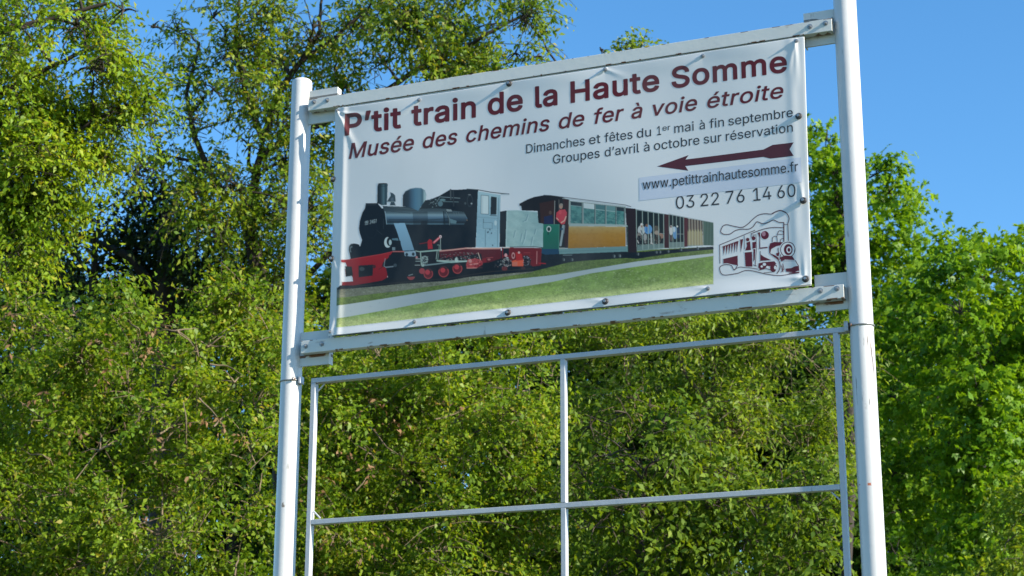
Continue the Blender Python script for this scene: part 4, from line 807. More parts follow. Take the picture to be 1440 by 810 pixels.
    r.poly(D_((610, 405), (700, 392), (770, 400), (800, 440), (790, 512), (600, 515), (590, 470)), (158, 62, 64)); r.poly(D_((700, 460), (790, 440), (780, 505), (690, 500)), (128, 30, 38)); r.line(D_((600, 515), (795, 510)), 0.9, (196, 130, 122)); r.line(D_((640, 470), (740, 458)), 1.4, (196, 130, 124)); r.ell(*D_((640, 425))[0], 2.4, 3, (186, 130, 126)); r.speckle(D_((600, 410), (780, 400), (790, 510), (600, 512)), [(190, 110, 108), (110, 24, 32), (60, 22, 26)], 40, 0.8, 0.6)
    r.line(D_((742, 320), (772, 410)), 0.9, (196, 176, 160)); r.ell(*D_((880, 405))[0], 2.2, 1.4, (150, 90, 90)); r.line(D_((850, 385), (930, 378)), 0.8, (150, 70, 72))
    r.poly(D_((790, 400), (840, 380), (850, 440), (800, 450)), (118, 26, 34))
    r.poly(D_((800, 470), (930, 430), (1010, 520), (900, 590), (640, 620), (640, 560)), (15, 20, 25), .9)
    # sleepers and rail shadow along the ground
    r.line([(474, 407.5)] + B((300, 690), (800, 650), (1440, 600)) + D_((900, 560), (1440, 520)), 1.2, (48, 46, 42), .8)
    return r.build('train_picture', banner, 0.0003, 2)
train_picture()

def to_px(u, z):
    d = np.stack([u - CAM[0], np.full_like(u, BY - CAM[1]), z - CAM[2]], -1)
    w = d @ FW
    return np.stack([720 + FPX * (d @ RT) / w, 405 - FPX * (d @ UP) / w], -1)

MAROON, INK = (88, 26, 34), (32, 38, 46)
def lettering(name, words, base0, base1, cap, weight, shear, col, s=8, parent=None, lift=0.0003, bg=None):
    """one line of writing, printed as a fine grid of ink. words: (text, left px, right px, [superscript]);
    the baseline runs base0..base1; weight thickens the letters all round (in thousandths of the type size)"""
    (x0, y0), (x1, y1) = base0, base1
    r = Raster(min(w[1] for w in words) - 5, min(y0, y1) - cap * 1.5 - 4, max(w[2] for w in words) + 5, max(y0, y1) + cap * .5 + 4, s, bg)
    for text, xa, xb, *sup in words:
        loops = []; x = 0.0
        for ch in text:
            adv, sp = GL[ch]
            loops.append([np.array(q, float) + (x, 0) for q in sp]); x += adv + weight * .9
        for L in loops:
            for p in L: p[:, 0] += shear * p[:, 1]
        allp = np.concatenate([p for L in loops for p in L])
        lo, hi = allp[:, 0].min() - weight, allp[:, 0].max() + weight
        ya = y0 + (y1 - y0) * (xa - x0) / (x1 - x0); yb = y0 + (y1 - y0) * (xb - x0) / (x1 - x0)
        ua, za = pl(xa, ya, BY); ub, zb = pl(xb, yb, BY)
        xm = (xa + xb) / 2
        zc = pl(xm, (ya + yb) / 2 - cap, BY)[1] - (za + zb) / 2
        sc = zc / (CAPH + 2 * weight); dz = 0
        if sup: sc *= .6; dz = .42 * zc
        wpx = weight * sc * 2 * FPX / 6.35
        for L in loops:
            for p in L:
                k = (p[:, 0] - lo) / (hi - lo)
                p[:] = to_px(ua + (ub - ua) * k, za + (zb - za) * k + (p[:, 1] + weight) * sc + dz)
            sl = r.win(min(p[:, 0].min() for p in L), min(p[:, 1].min() for p in L), max(p[:, 0].max() for p in L), max(p[:, 1].max() for p in L))
            X, Y = r.X[sl], r.Y[sl]; ins = np.zeros(X.shape, int)
            for p in L:
                for (ax, ay), (bx, by) in zip(p, np.roll(p, -1, 0)):
                    if ay == by: continue
                    c = ((ay > Y) != (by > Y)) & (X < (bx - ax) * (Y - ay) / (by - ay) + ax)
                    ins += np.where(c, 1 if by > ay else -1, 0)
            r.put(sl, (ins != 0).astype(float), col)
            if wpx > .05:
                for p in L:
                    q = [tuple(v) for v in p]; r.line(q + q[:1], wpx, col)
    return r.build(name, parent or banner, lift, 2)

lettering('title_lettering', [("P’tit", 485, 564), ('train', 578, 669), ('de', 685.5, 735.5), ('la', 752.7, 784.5), ('Haute', 802.5, 927.5), ('Somme', 944.4, 1107.5)],
          (485, 191.5), (1107.5, 101.5), 30.5, 21, 0.0, MAROON, 6)
lettering('subtitle_lettering', [('Musée', 490, 582), ('des', 594, 643), ('chemins', 655, 773.5), ('de', 786, 822.5), ('fer', 836, 878), ('à', 888, 904), ('voie', 918, 981), ('étroite', 994.5, 1102.5)],
          (490, 223.5), (1102, 138), 21.5, 13, 0.19, MAROON, 6)
lettering('opening_days_lettering', [('Dimanches', 740, 823), ('et', 829, 845), ('fêtes', 850.7, 890), ('du', 896, 916), ('1', 924.5, 930), ('er', 932, 943, 1), ('mai', 948.5, 976), ('à', 984, 991.5), ('fin', 998, 1018.5), ('septembre', 1024.6, 1115.5)],
          (740, 216), (1115.5, 164.5), 12.8, 5, 0.0, INK)
lettering('group_visits_lettering', [('Groupes', 778, 844), ("d’avril", 851, 899.5), ('à', 906, 914), ('octobre', 920, 984), ('sur', 990, 1015), ('réservation', 1021, 1115.5)],
          (778, 231), (1115.5, 185.5), 12.8, 5, 0.0, INK)
lettering('phone_number', [('03', 951, 977), ('22', 985.6, 1011.5), ('76', 1020.8, 1047.4), ('14', 1059.5, 1085), ('60', 1093.4, 1119.3)],
          (951, 294.5), (1119.3, 276.5), 18.0, 2, 0.0, INK)
lettering('web_address', [('www.petittrainhautesomme.fr', 904.4, 1122.8)], (904.4, 267.2), (1122.8, 241), 13.4, 6, 0.0, INK, 8, sticker, 0.0010, np.array((0.54, 0.58, 0.66)))

def train_logo():
    r = Raster(1008, 293, 1126, 392, 6)
    E = lambda *p: [(1000 + x / 6.75, 285 + y / 6.75) for x, y in p]
    MA = (86, 26, 42); LN = (62, 22, 40); WH = (203, 212, 217)
    def cur(pts, w=1.0, col=LN):
        p = np.array(E(*pts)); n = len(p); out = []
        q = np.vstack([2 * p[0] - p[1], p, 2 * p[-1] - p[-2]])
        for i in range(1, n):
            for t in np.linspace(0, 1, 7)[:-1]:
                a, b, c, d = q[i - 1], q[i], q[i + 1], q[i + 2]
                out.append(.5 * (2 * b + (c - a) * t + (2 * a - 5 * b + 4 * c - d) * t * t + (3 * b - a - 3 * c + d) * t ** 3))
        out.append(p[-1]); r.line([tuple(o) for o in out], w, col)
    cur([(690, 190), (640, 185), (590, 165), (540, 188), (490, 200), (435, 182), (400, 225), (360, 250), (290, 252), (230, 265), (180, 298), (120, 300), (92, 275), (112, 225), (150, 210), (220, 225), (290, 235), (340, 210), (400, 155), (450, 118), (510, 105), (575, 108), (610, 88), (660, 75), (710, 95), (740, 145), (728, 200)], 1.15)
    cur([(575, 108), (610, 88), (660, 75), (710, 95)], 1.5)
    r.line(E((690, 190), (690, 375)), 1.6, LN); r.line(E((728, 200), (735, 370), (755, 375)), 1.0, LN); r.line(E((690, 207), (728, 207)), .8, LN)
    r.line(E((85, 575), (82, 402), (415, 262)), 1.0, LN); cur([(380, 295), (440, 270), (520, 245), (600, 235), (690, 238)], 1.1)
    for x in (112, 138, 163, 188, 214, 236):
        y0 = 418 - (x - 112) * .36
        r.poly(E((x, y0), (x + 25, y0 - 10), (x + 18, y0 + 25), (x + 8, 500 - (x - 112) * .22)), MA)
    r.line(E((110, 420), (252, 368)), 1.2, MA)
    r.poly(E((275, 350), (305, 345), (282, 470)), MA); r.line(E((315, 312), (318, 440)), .7, LN)
    r.poly(E((116, 535), (252, 502), (254, 596), (190, 585), (150, 575), (116, 580)), MA)
    r.poly(E((318, 472), (388, 466), (392, 606), (326, 608)), MA); r.line(E((318, 468), (390, 460)), 1.4, WH)
    r.ell(*E((347, 350))[0], 2.5, 2.5, MA); r.poly(E((335, 380), (370, 365), (378, 450), (322, 455), (340, 410)), MA)
    r.line(E((382, 300), (380, 330), (415, 305), (382, 305)), .7, LN); r.ell(*E((403, 338))[0], 2.7, 2.9, MA); r.poly(E((390, 375), (425, 370), (424, 432), (392, 436)), MA); r.line(E((425, 300), (430, 430), (418, 600)), .9, LN); r.poly(E((400, 440), (420, 440), (415, 540), (400, 560)), MA); r.line(E((400, 590), (430, 600)), .9, LN)
    r.poly(E((440, 285), (465, 280), (466, 430), (456, 440), (458, 330)), MA); r.line(E((460, 432), (530, 425)), 1.8, MA)
    r.ell(*E((510, 308))[0], 5.6, 5.9, MA); r.ell(*E((500, 295))[0], 2.6, 3.4, (170, 130, 145), .8)
    cur([(580, 372), (585, 330), (620, 320), (628, 370)], .9); cur([(628, 300), (645, 268), (680, 272), (688, 300)], .9); cur([(655, 372), (665, 345), (690, 340)], .9); r.line(E((625, 320), (628, 300), (690, 300)), .8, LN)
    r.poly(E((548, 420), (560, 385), (600, 372), (692, 375), (690, 400), (620, 412), (570, 440), (560, 480), (600, 495), (640, 520), (648, 570), (630, 540), (590, 510), (552, 480)), MA)
    r.poly(E((615, 480), (650, 470), (640, 510), (620, 505)), MA); r.line(E((635, 430), (640, 500)), 1.0, MA); r.line(E((660, 490), (648, 540)), 1.0, MA)
    cur([(648, 560), (655, 600), (645, 640), (625, 670)], 1.2)
    r.line(E((466, 460), (468, 555)), .8, LN); r.poly(E((470, 490), (500, 512), (570, 545), (470, 552)), MA)
    r.poly(E((450, 575), (490, 565), (600, 555), (620, 580), (560, 600), (470, 640), (446, 615)), MA); r.ell(*E((505, 585))[0], 2.4, 2, WH); r.ell(*E((535, 610))[0], 2, 1.6, WH); r.poly(E((560, 590), (600, 575), (625, 600), (610, 650), (580, 658), (560, 640)), MA); r.ell(*E((608, 615))[0], 1.8, 2.6, WH); r.ell(*E((480, 605))[0], 1.6, 1.5, WH); r.line(E((450, 640), (520, 625), (560, 635)), 1.0, LN)
    r.ell(*E((728, 445))[0], 11.8, 12.2, WH); r.ell(*E((728, 445))[0], 10.8, 11, LN, 1, .90); r.ell(*E((732, 445))[0], 6.2, 7.8, MA); r.ell(*E((738, 447))[0], 3.5, 4.6, WH); r.ell(*E((738, 447))[0], 2.0, 2.8, MA)
    cur([(740, 372), (775, 390), (795, 430), (790, 465)], .8); r.line(E((728, 372), (700, 380)), .8, LN)
    r.poly(E((650, 520), (700, 500), (770, 505), (795, 545), (700, 540), (665, 560)), MA); r.line(E((690, 552), (800, 552)), 1.6, (150, 160, 170))
    r.line(E((800, 550), (830, 600), (835, 650)), 1.0, LN); r.poly(E((705, 625), (760, 620), (800, 600), (832, 600), (832, 645), (790, 662), (712, 655)), MA); r.line(E((680, 580), (690, 630), (668, 655)), 1.1, MA); r.poly(E((690, 560), (800, 556), (825, 600), (760, 612), (690, 620)), (176, 192, 202), .7); r.line(E((670, 600), (680, 650)), 1.6, MA); r.line(E((740, 668), (835, 662)), 1.6, MA)
    cur([(250, 598), (220, 640), (195, 600), (160, 588), (110, 595), (82, 620), (95, 670), (130, 688), (200, 680), (260, 668), (320, 645), (380, 645), (450, 660), (540, 680), (650, 692), (740, 680), (830, 668)], 1.1)
    cur([(220, 635), (270, 612), (320, 615), (380, 620), (440, 630)], .9); r.line(E((500, 665), (600, 655)), .8, LN)
    return r.build('train_logo', banner, 0.0003, 2)
train_logo()

# ------------------------------------------------------------------ the empty frame clamped below
frame = empty('empty_frame', (0, 0, 0), 'empty white metal grid frame clamped between the posts under the banner', 'frame')
FY0, FY1 = -0.014, 0.012
FTZ = zavg([(432, 531), (790, 497.8), (1185.8, 461.5)], FY0)
FMZ = zavg([(431, 732), (787.4, 706.7), (1178.3, 680.3)], FY0)
BW = 0.0165
def bar(name, x0, x1, z0, z1, y0=FY0, y1=FY1):
    bm = bmesh.new(); box(bm, x0, x1, y0, y1, z0, z1, 0.0013)
    return bm_obj(name, bm, M_FRAME, frame)
xl = pl(436.5, 650, FY0)[0]; xm = pl(791.3, 600, FY0)[0]; xr = pl(1181, 600, FY0)[0]
FBZ = FMZ - 0.49
bar('crossbar', xl - 0.008, pl(1190, 461, FY0)[0], FTZ - BW, FTZ)
bar('crossbar', xl + BW / 2 + .0005, xr - BW / 2 - .0005, FMZ - BW, FMZ, FY0 + .0005, FY1 - .0005)
bar('crossbar', xl - 0.008, xr + 0.008, FBZ - BW, FBZ)
for x in (xl, xr): bar('upright', x - BW / 2, x + BW / 2, FBZ + .0005, FTZ - BW - .0005)
bar('upright', xm - BW / 2, xm + BW / 2, FMZ + .0005, FTZ - BW - .0005)
bar('upright', xm - BW / 2, xm + BW / 2, FBZ + .0005, FMZ - BW - .0005)
def gusset(x, z, dx, dz, s=0.030):
    t = Tubes(); t.add([(x + dx * 0.004, -0.001, z + dz * s), (x + dx * s, -0.001, z + dz * 0.004)], 0.003, 6)
    t.build('gusset', M_FRAME, frame)
gusset(xl + BW / 2, FTZ - BW, 1, -1); gusset(xr - BW / 2, FTZ - BW, -1, -1); gusset(xl + BW / 2, FMZ, 1, 1); gusset(xr - BW / 2, FMZ - BW, -1, -1)
gusset(xl + BW / 2, FBZ, 1, 1); gusset(xr - BW / 2, FBZ, -1, 1)
def clamp(px, z, side):
    root = Tubes()
    th = np.linspace(0, 2 * math.pi, 41)
    root.add(np.stack([px + (PR + .002) * np.cos(th), (PR + .002) * np.sin(th), z + 0.002 * np.sin(th)], -1), 0.0024, 8)
    ring = root.build('clamp_ring', M_WIRE, frame)
    bm = bmesh.new(); box(bm, px + side * (PR + .002), px + side * (PR + .011), -0.024, 0.006, z - .014, z + .013, 0.002)
    bm_obj('clamp_lug', bm, M_FRAME, frame)
    t = Tubes(); t.add([(px + side * (PR - .008), -0.033, z), (px + side * (PR - .008), -0.041, z)], [0.006, 0.005], 6)
    t.build('clamp_nut', M_RUSTY, frame)
clamp(-1.0, pl(408, 537, 0)[1], 1); clamp(1.0, pl(1212, 459, 0)[1], -1); clamp(-1.0, FBZ - .01, 1); clamp(1.0, FBZ - .01, -1)

# ------------------------------------------------------------------ plants
def noise3(p, f, seed):
    r = np.random.default_rng(seed); out = 0
    for k in range(5):
        d = r.normal(0, 1, 3); d = d / np.linalg.norm(d) * f * r.uniform(.6, 1.6); out = out + np.sin(p @ d + r.uniform(0, 6.28))
    return out / 2.2

def norm(a): return a / (np.linalg.norm(a, axis=-1, keepdims=True) + 1e-9)

def leaves(cl, L, Wd, k, sl, g, droop=0.3, shell=2.2, gap=0.0, gapf=2.2, palmate=False, seed=1, out=0.7, twig=None, twig_frac=0.3, upn=0.4, twig_r=0.003):
    """cl: list of (centre, radii, number of leaves). Leaves sit along short sprays; returns verts and quads"""
    V = []
    for c, rad, n in cl:
        ns = max(3, int(n / k))
        d = norm(g.normal(0, 1, (ns, 3)))
        rr = g.uniform(0, 1, ns) ** (1 / shell)
        lump = 1 + 0.22 * noise3(d * 2.0 + c, 1.6, seed + 1)
        o = c + d * (rr * lump)[:, None] * rad
        if gap:
            keep = noise3(o, gapf, seed + 2) > gap - 1.0
            o, d = o[keep], d[keep]; ns = len(o)
        if ns == 0: continue
        dr = norm(d * out + np.array([0, 0, 0.25]) + g.normal(0, 0.5, (ns, 3)))
        ln = sl * g.uniform(0.5, 1.35, ns) * np.where(g.uniform(0, 1, ns) < .1, 1.7, 1.0)
        t = (np.arange(k)[None, :] + g.uniform(0, 1, (ns, k))) / k
        p = o[:, None] + dr[:, None] * (ln[:, None] * t)[..., None]
        p[..., 2] -= droop * ln[:, None] * t ** 2
        if twig is not None:
            for i in np.nonzero(g.uniform(0, 1, ns) < twig_frac)[0]:
                tt = np.array([-.6, 0.0, 0.5, 1.0]); q = o[i] + dr[i] * (ln[i] * tt)[:, None]; q[:, 2] -= droop * ln[i] * np.maximum(tt, 0) ** 2
                twig.add(q, np.array([1.3, 1.0, .7, .35]) * twig_r, 3)
        sd = norm(np.cross(dr, g.normal(0, 1, (ns, 3))))[:, None] * np.where(np.arange(k) % 2, 1.0, -1.0)[None, :, None]
        ax = norm(dr[:, None] * 0.55 + sd * 0.8 + np.array([0, 0, -droop * .9]) + g.normal(0, 0.35, (ns, k, 3)))
        nm = np.array([0, 0, upn]) + d[:, None] * 0.7 + g.normal(0, 0.6, (ns, k, 3))
        nm = norm(nm - ax * (nm * ax).sum(-1, keepdims=True))
        bs = np.cross(ax, nm)
        sz = g.uniform(0.45, 1.4, (ns, k, 1))
        def diamond(ax_, bs_, l, w):
            b0 = p; tip = p + ax_ * l * sz - nm * l * 0.12 * sz
            m1 = p + ax_ * l * 0.45 * sz + bs_ * w * .5 * sz + nm * w * .22 * sz
            m2 = p + ax_ * l * 0.45 * sz - bs_ * w * .5 * sz + nm * w * .22 * sz
            V.append(np.stack([b0, m1, tip, m2], 2).reshape(-1, 4, 3))
        if palmate:
            for a, sc in ((0, 1.0), (.85, .8), (-.85, .8)):
                ca, sa = math.cos(a), math.sin(a)
                diamond(ax * ca + bs * sa, bs * ca - ax * sa, L * sc, Wd * sc)
        else:
            diamond(ax, bs, L, Wd)
    V = np.concatenate(V).reshape(-1, 3)
    F = np.arange(len(V)).reshape(-1, 4)
    return V, F

def wob(a, b, n, amp, g, sag=0.0):
    t = np.linspace(0, 1, n)[:, None]
    p = a + (b - a) * t
    L = np.linalg.norm(b - a)
    w = np.cumsum(g.normal(0, 1, (n, 3)), 0); w = w - w[0] - (w[-1] - w[0]) * t
    p = p + w * amp * L / n
    p[:, 2] += sag * L * np.sin(math.pi * t[:, 0])
    return p

def plant(kind, label, cat, base_px, depth, clumps, leaf, mat, bark, trunk_pts=(), trunk_r=0.12, limbs=(), group=None, seed=1, branch_r=0.03, dens=1.0, rdepth=0.9, twig_frac=0.25, nbranch=5, twig_r=0.003, **kw):
    """clumps: (x, y, rx, ry, depth offset, density) measured in pixels and metres; trunk_pts and limbs measured the same way"""
    g = np.random.default_rng(seed)
    base = P(base_px, 900, depth).copy(); base[2] = 0.0
    root = empty(kind, tuple(base), label, cat, group)
    m2 = depth / FPX
    larea = leaf[0] * leaf[1] * 0.5 * (2.2 if kw.get('palmate') else 1)
    cl = []
    for x, y, rx, ry, dz, de in clumps:
        dd = depth + dz; c = P(x, y, dd); mm = dd / FPX
        rad = np.array([rx * mm, max(rx, ry) * mm * rdepth, ry * mm])
        # radii follow the view: width across, depth along, height up
        n = de * dens * math.pi * rx * ry * mm * mm / larea
        cl.append((c, rad, n))
    wood = Tubes()
    tw = Tubes()
    tp = [base - np.array([0, 0, .2])] + [P(x, y, depth + dz) for x, y, dz in trunk_pts]
    if len(tp) == 1: tp.append(base + np.array([0, 0, 1.2]))
    path = np.concatenate([wob(a, b, 7, .05, g)[(0 if i == 0 else 1):] for i, (a, b) in enumerate(zip(tp[:-1], tp[1:]))])
    wood.add(path, np.linspace(trunk_r, max(trunk_r * .1, .010), len(path)), 9)
    nodes = [path]; rads = [np.linspace(trunk_r, max(trunk_r * .1, .010), len(path))]
    for lp, r0 in limbs:
        q = [P(x, y, depth + dz) for x, y, dz in lp]
        pp = np.concatenate([wob(a, b, 6, .08, g)[(0 if i == 0 else 1):] for i, (a, b) in enumerate(zip(q[:-1], q[1:]))])
        rr = np.linspace(r0, r0 * .35, len(pp)); wood.add(pp, rr, 7); nodes.append(pp); rads.append(rr)
    for c, rad, n in cl:
        al = np.concatenate(nodes); ar = np.concatenate(rads)
        cost = np.linalg.norm(al - c, axis=1) + 1.2 * np.maximum(0, al[:, 2] - c[2] + .1)
        i = int(cost.argmin()); L = np.linalg.norm(al[i] - c)
        if L > 0.05:
            pp = wob(al[i], c, 8, .16, g, .04); r0 = min(ar[i] * .75, branch_r * (0.5 + L / 3)); rr = np.linspace(r0, r0 * .4, 8)
            wood.add(pp, rr, 6); nodes.append(pp[3:]); rads.append(rr[3:])
        for _ in range(nbranch):
            d = norm(g.normal(0, 1, 3)); e = c + d * rad * g.uniform(.6, 1.0); e[2] += .1 * rad[2]
            pp = wob(c, e, 6, .2, g, .05); tw.add(pp, np.linspace(branch_r * .35, branch_r * .08, 6), 4)
    V, F = leaves(cl, leaf[0], leaf[1], leaf[2], leaf[3], g, seed=seed, twig=tw, twig_frac=twig_frac, twig_r=twig_r, **kw)
    wood.build('trunk', bark, root)
    if tw.n: tw.build('twigs', bark, root)
    link('crown', np_mesh('crown', V, F), mat, root)
    return root, cl

def fill(x0, x1, y0, y1, n, r0, r1, dz, de, g, edge=None, squash=.8):
    """a loose bank of clumps inside a rectangle of the view"""
    o = []; t = 0
    while len(o) < n and t < n * 40:
        t += 1
        x, y = g.uniform(x0, x1), g.uniform(y0, y1)
        if edge is not None and y < edge(x): continue
        r = g.uniform(r0, r1)
        if any(math.hypot(x - q[0], y - q[1]) < 0.45 * (r + q[2]) for q in o) and t < n * 30: continue
        o.append((x, y, r, r * squash, g.uniform(-dz, dz), de * g.uniform(.75, 1.25)))
    return o

# PLANTS
# leaf colours, picked leaf by leaf; the dark tree's also carry shade
L_LEFT = leaf_mat('left_tree_leaf', [(0, (0.140, 0.234, 0.011)), (.5, (0.218, 0.328, 0.014)), (.9, (0.304, 0.383, 0.020)), (1, (0.382, 0.328, 0.035))])
L_OPEN = leaf_mat('open_tree_leaf', [(0, (0.097, 0.178, 0.011)), (.5, (0.162, 0.252, 0.015)), (.88, (0.259, 0.310, 0.023)), (1, (0.367, 0.310, 0.056))], spec=.3)
L_SHADED = leaf_mat('dark_tree_leaf', [(0, (.020, .036, .010)), (.7, (.032, .055, .014)), (1, (.05, .08, .018))], .12, .6, .2)  # leaf colour darkened so the tree looks shaded
L_HEDGE = leaf_mat('hedge_leaf', [(0, (0.107, 0.183, 0.008)), (.5, (0.169, 0.264, 0.012)), (.9, (0.246, 0.319, 0.020)), (1, (0.318, 0.253, 0.044))], spec=.3)
L_BROAD = leaf_mat('broad_shrub_leaf', [(0, (0.076, 0.134, 0.007)), (.6, (0.123, 0.199, 0.011)), (1, (0.191, 0.264, 0.016))], .32, .6, .25)
L_TWIGGY = leaf_mat('twiggy_shrub_leaf', [(0, (0.107, 0.176, 0.011)), (.6, (0.166, 0.253, 0.016)), (1, (0.255, 0.319, 0.025))], spec=.3)
L_MAPLE = leaf_mat('maple_leaf', [(0, (0.112, 0.226, 0.007)), (.5, (0.152, 0.285, 0.011)), (1, (0.222, 0.347, 0.016))], .38, .45)
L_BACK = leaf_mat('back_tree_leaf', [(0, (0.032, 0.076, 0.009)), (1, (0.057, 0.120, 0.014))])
L_DEAD = leaf_mat('dead_leaf', [(0, (.20, .10, .045)), (1, (.32, .19, .10))], .2, .7, .2, (1.2, 1.0, .8))
BARK = bark_mat('grey_brown_bark', (.085, .062, .042), (.035, .027, .02))
BARK_DARK = bark_mat('dark_bark', (.045, .034, .026), (.02, .016, .012))
BARK_PALE = bark_mat('pale_twig_bark', (.22, .165, .10), (.11, .08, .05))

g0 = np.random.default_rng(77)

# tree on the left edge, reaching in from outside the frame
plant('leafy_tree', 'yellow-green fine-leaved tree reaching in at the far left top of the view', 'tree', -190, 13.0,
      [(-120, 40, 110, 90, 0, .8), (-140, 220, 120, 100, 0, .8), (10, -40, 90, 60, 0, .9), (110, -30, 70, 45, 0, .8), (30, 40, 80, 50, -.3, 1), (110, 35, 70, 42, .2, .95), (175, 15, 40, 30, 0, .7), (40, 110, 80, 40, .2, 1), (130, 95, 66, 38, -.2, 1), (190, 85, 42, 28, .1, .8), (205, 140, 34, 22, 0, .7),
       (20, 180, 80, 40, 0, 1), (110, 160, 60, 35, .2, .95), (165, 165, 40, 26, 0, .7), (60, 235, 70, 36, -.2, 1), (130, 215, 46, 26, 0, .75), (10, 290, 70, 40, 0, .95), (80, 290, 56, 32, .3, .7), (20, 350, 60, 36, 0, .8), (150, 243, 18, 12, 0, .6), (215, 38, 16, 10, 0, .5), (212, 172, 20, 10, 0, .5)],
      (.042, .019, 9, .26), L_LEFT, BARK_DARK, trunk_pts=((-200, 400, 0), (-160, 200, 0), (-120, 20, 0)), trunk_r=.15,
      limbs=((((-170, 240, 0), (-60, 165, 0), (10, 125, 0), (60, 100, 0), (140, 60, 0)), .035), (((-130, 80, 0), (-20, 45, 0), (60, 30, 0), (150, 5, 0)), .035), (((-180, 300, 0), (-60, 270, 0), (50, 225, 0), (130, 170, 0)), .04)),
      seed=3, droop=.45, gap=.75, gapf=8, rdepth=.7, dens=8)

# open-crowned tree behind the banner
open_cl = []
for x, y, rx, ry, de in ((250, 45, 24, 30, .5), (262, 100, 34, 28, .6), (300, 25, 36, 26, .6), (330, 70, 44, 34, .8), (300, 125, 36, 28, .75), (375, 25, 44, 30, .8), (390, 90, 46, 32, .8), (345, 120, 36, 26, .8), (440, 40, 46, 34, .9), (470, 95, 42, 30, .85), (510, 40, 44, 34, .9), (540, 90, 46, 30, .9), (575, 30, 44, 32, .8), (610, 85, 40, 26, .8), (640, 40, 34, 26, .7), (665, 85, 32, 18, .7), (690, 35, 30, 26, .6),
                          (735, 25, 32, 22, .65), (765, 45, 26, 26, .6), (725, 75, 24, 16, .55), (755, 80, 18, 18, .5), (270, 170, 16, 34, .5), (320, 170, 36, 26, .8), (395, 160, 36, 30, .8), (350, 205, 40, 28, .9), (290, 235, 40, 28, .9), (330, 260, 46, 32, 1), (400, 225, 40, 34, 1), (265, 280, 30, 26, .8), (370, 300, 46, 34, 1.0), (430, 290, 36, 50, .8), (300, 320, 44, 30, 1), (430, 190, 30, 36, .7), (440, 350, 36, 40, .7), (360, 360, 44, 32, .9), (400, 410, 46, 36, .8), (455, 420, 40, 36, .7), (480, 130, 30, 22, .8), (560, 135, 50, 24, .8), (640, 115, 40, 16, .8), (690, 108, 26, 12, .7),
                          (300, -40, 60, 34, .7), (420, -45, 60, 36, .8), (540, -40, 60, 36, .8), (650, -30, 46, 30, .7), (740, -20, 36, 24, .6), (845, 70, 8, 12, 1.3), (893, 68, 13, 9, 1.3), (200, 235, 24, 22, .7), (225, 215, 14, 16, .5), (520, 230, 60, 60, .8), (540, 340, 70, 60, .9), (640, 220, 70, 60, .8), (660, 330, 70, 60, .8), (760, 200, 60, 50, .7), (770, 290, 60, 50, .7), (840, 140, 40, 30, .6)):  # clumps hidden behind the banner are added to shade the dark tree
    open_cl.append((x, y, rx, ry, g0.uniform(-.8, .8), de * (2.8 if x > 660 and y < 130 else 1.7 if x > 560 and y < 130 else 1)))
plant('open_crowned_tree', 'open-crowned fruit tree with dark limbs against the sky behind the left post', 'tree', 395, 16.0, open_cl,
      (.052, .024, 7, .26), L_OPEN, BARK_DARK, trunk_pts=((400, 520, 0), (375, 420, 0), (350, 320, .1), (362, 235, 0), (372, 190, 0)), trunk_r=.12,
      limbs=((((350, 320, 0), (300, 250, 0), (272, 190, 0), (262, 130, 0), (280, 60, 0)), .035), (((372, 190, 0), (392, 130, 0), (425, 85, 0), (475, 50, 0), (520, 10, 0)), .035), (((365, 220, 0), (410, 190, .2), (500, 150, .3), (600, 90, .2), (680, 50, 0), (740, 20, 0)), .035), (((370, 200, 0), (345, 130, 0), (330, 60, 0), (340, -20, 0)), .03), (((360, 420, 0), (320, 404, 0), (270, 406, 0)), .03), (((380, 460, 0), (440, 380, .3), (560, 250, .4), (700, 160, .3), (830, 100, 0), (848, 78, 0)), .03), (((425, 85, 0), (450, 45, 0), (455, -20, 0)), .025), (((700, 160, .3), (860, 110, 0), (893, 72, 0)), .02)),
      seed=5, droop=.55, gap=.62, gapf=8.0, rdepth=.9, dens=5.4, twig_frac=.35, nbranch=5)

plant('dark_tree', 'dark tree, its leaves coloured for shade, left of the open-crowned tree', 'tree', 235, 16.6,
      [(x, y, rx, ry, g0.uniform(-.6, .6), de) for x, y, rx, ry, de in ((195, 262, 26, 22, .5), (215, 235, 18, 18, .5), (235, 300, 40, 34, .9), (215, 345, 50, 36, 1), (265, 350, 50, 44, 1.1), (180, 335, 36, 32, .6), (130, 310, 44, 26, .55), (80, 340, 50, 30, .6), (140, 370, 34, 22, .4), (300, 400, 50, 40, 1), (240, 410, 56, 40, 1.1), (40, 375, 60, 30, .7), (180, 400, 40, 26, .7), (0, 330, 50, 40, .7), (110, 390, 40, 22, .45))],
      (.055, .034, 6, .24), L_SHADED, BARK_DARK, trunk_pts=((235, 500, 0), (232, 400, 0), (230, 300, 0)), trunk_r=.2, limbs=((((233, 420, 0), (180, 360, 0), (110, 330, 0), (30, 340, 0)), .05), (((130, 420, 0), (133, 350, 0), (140, 300, 0)), .04)), seed=8, gap=.2, gapf=7, dens=6, twig_frac=.1)

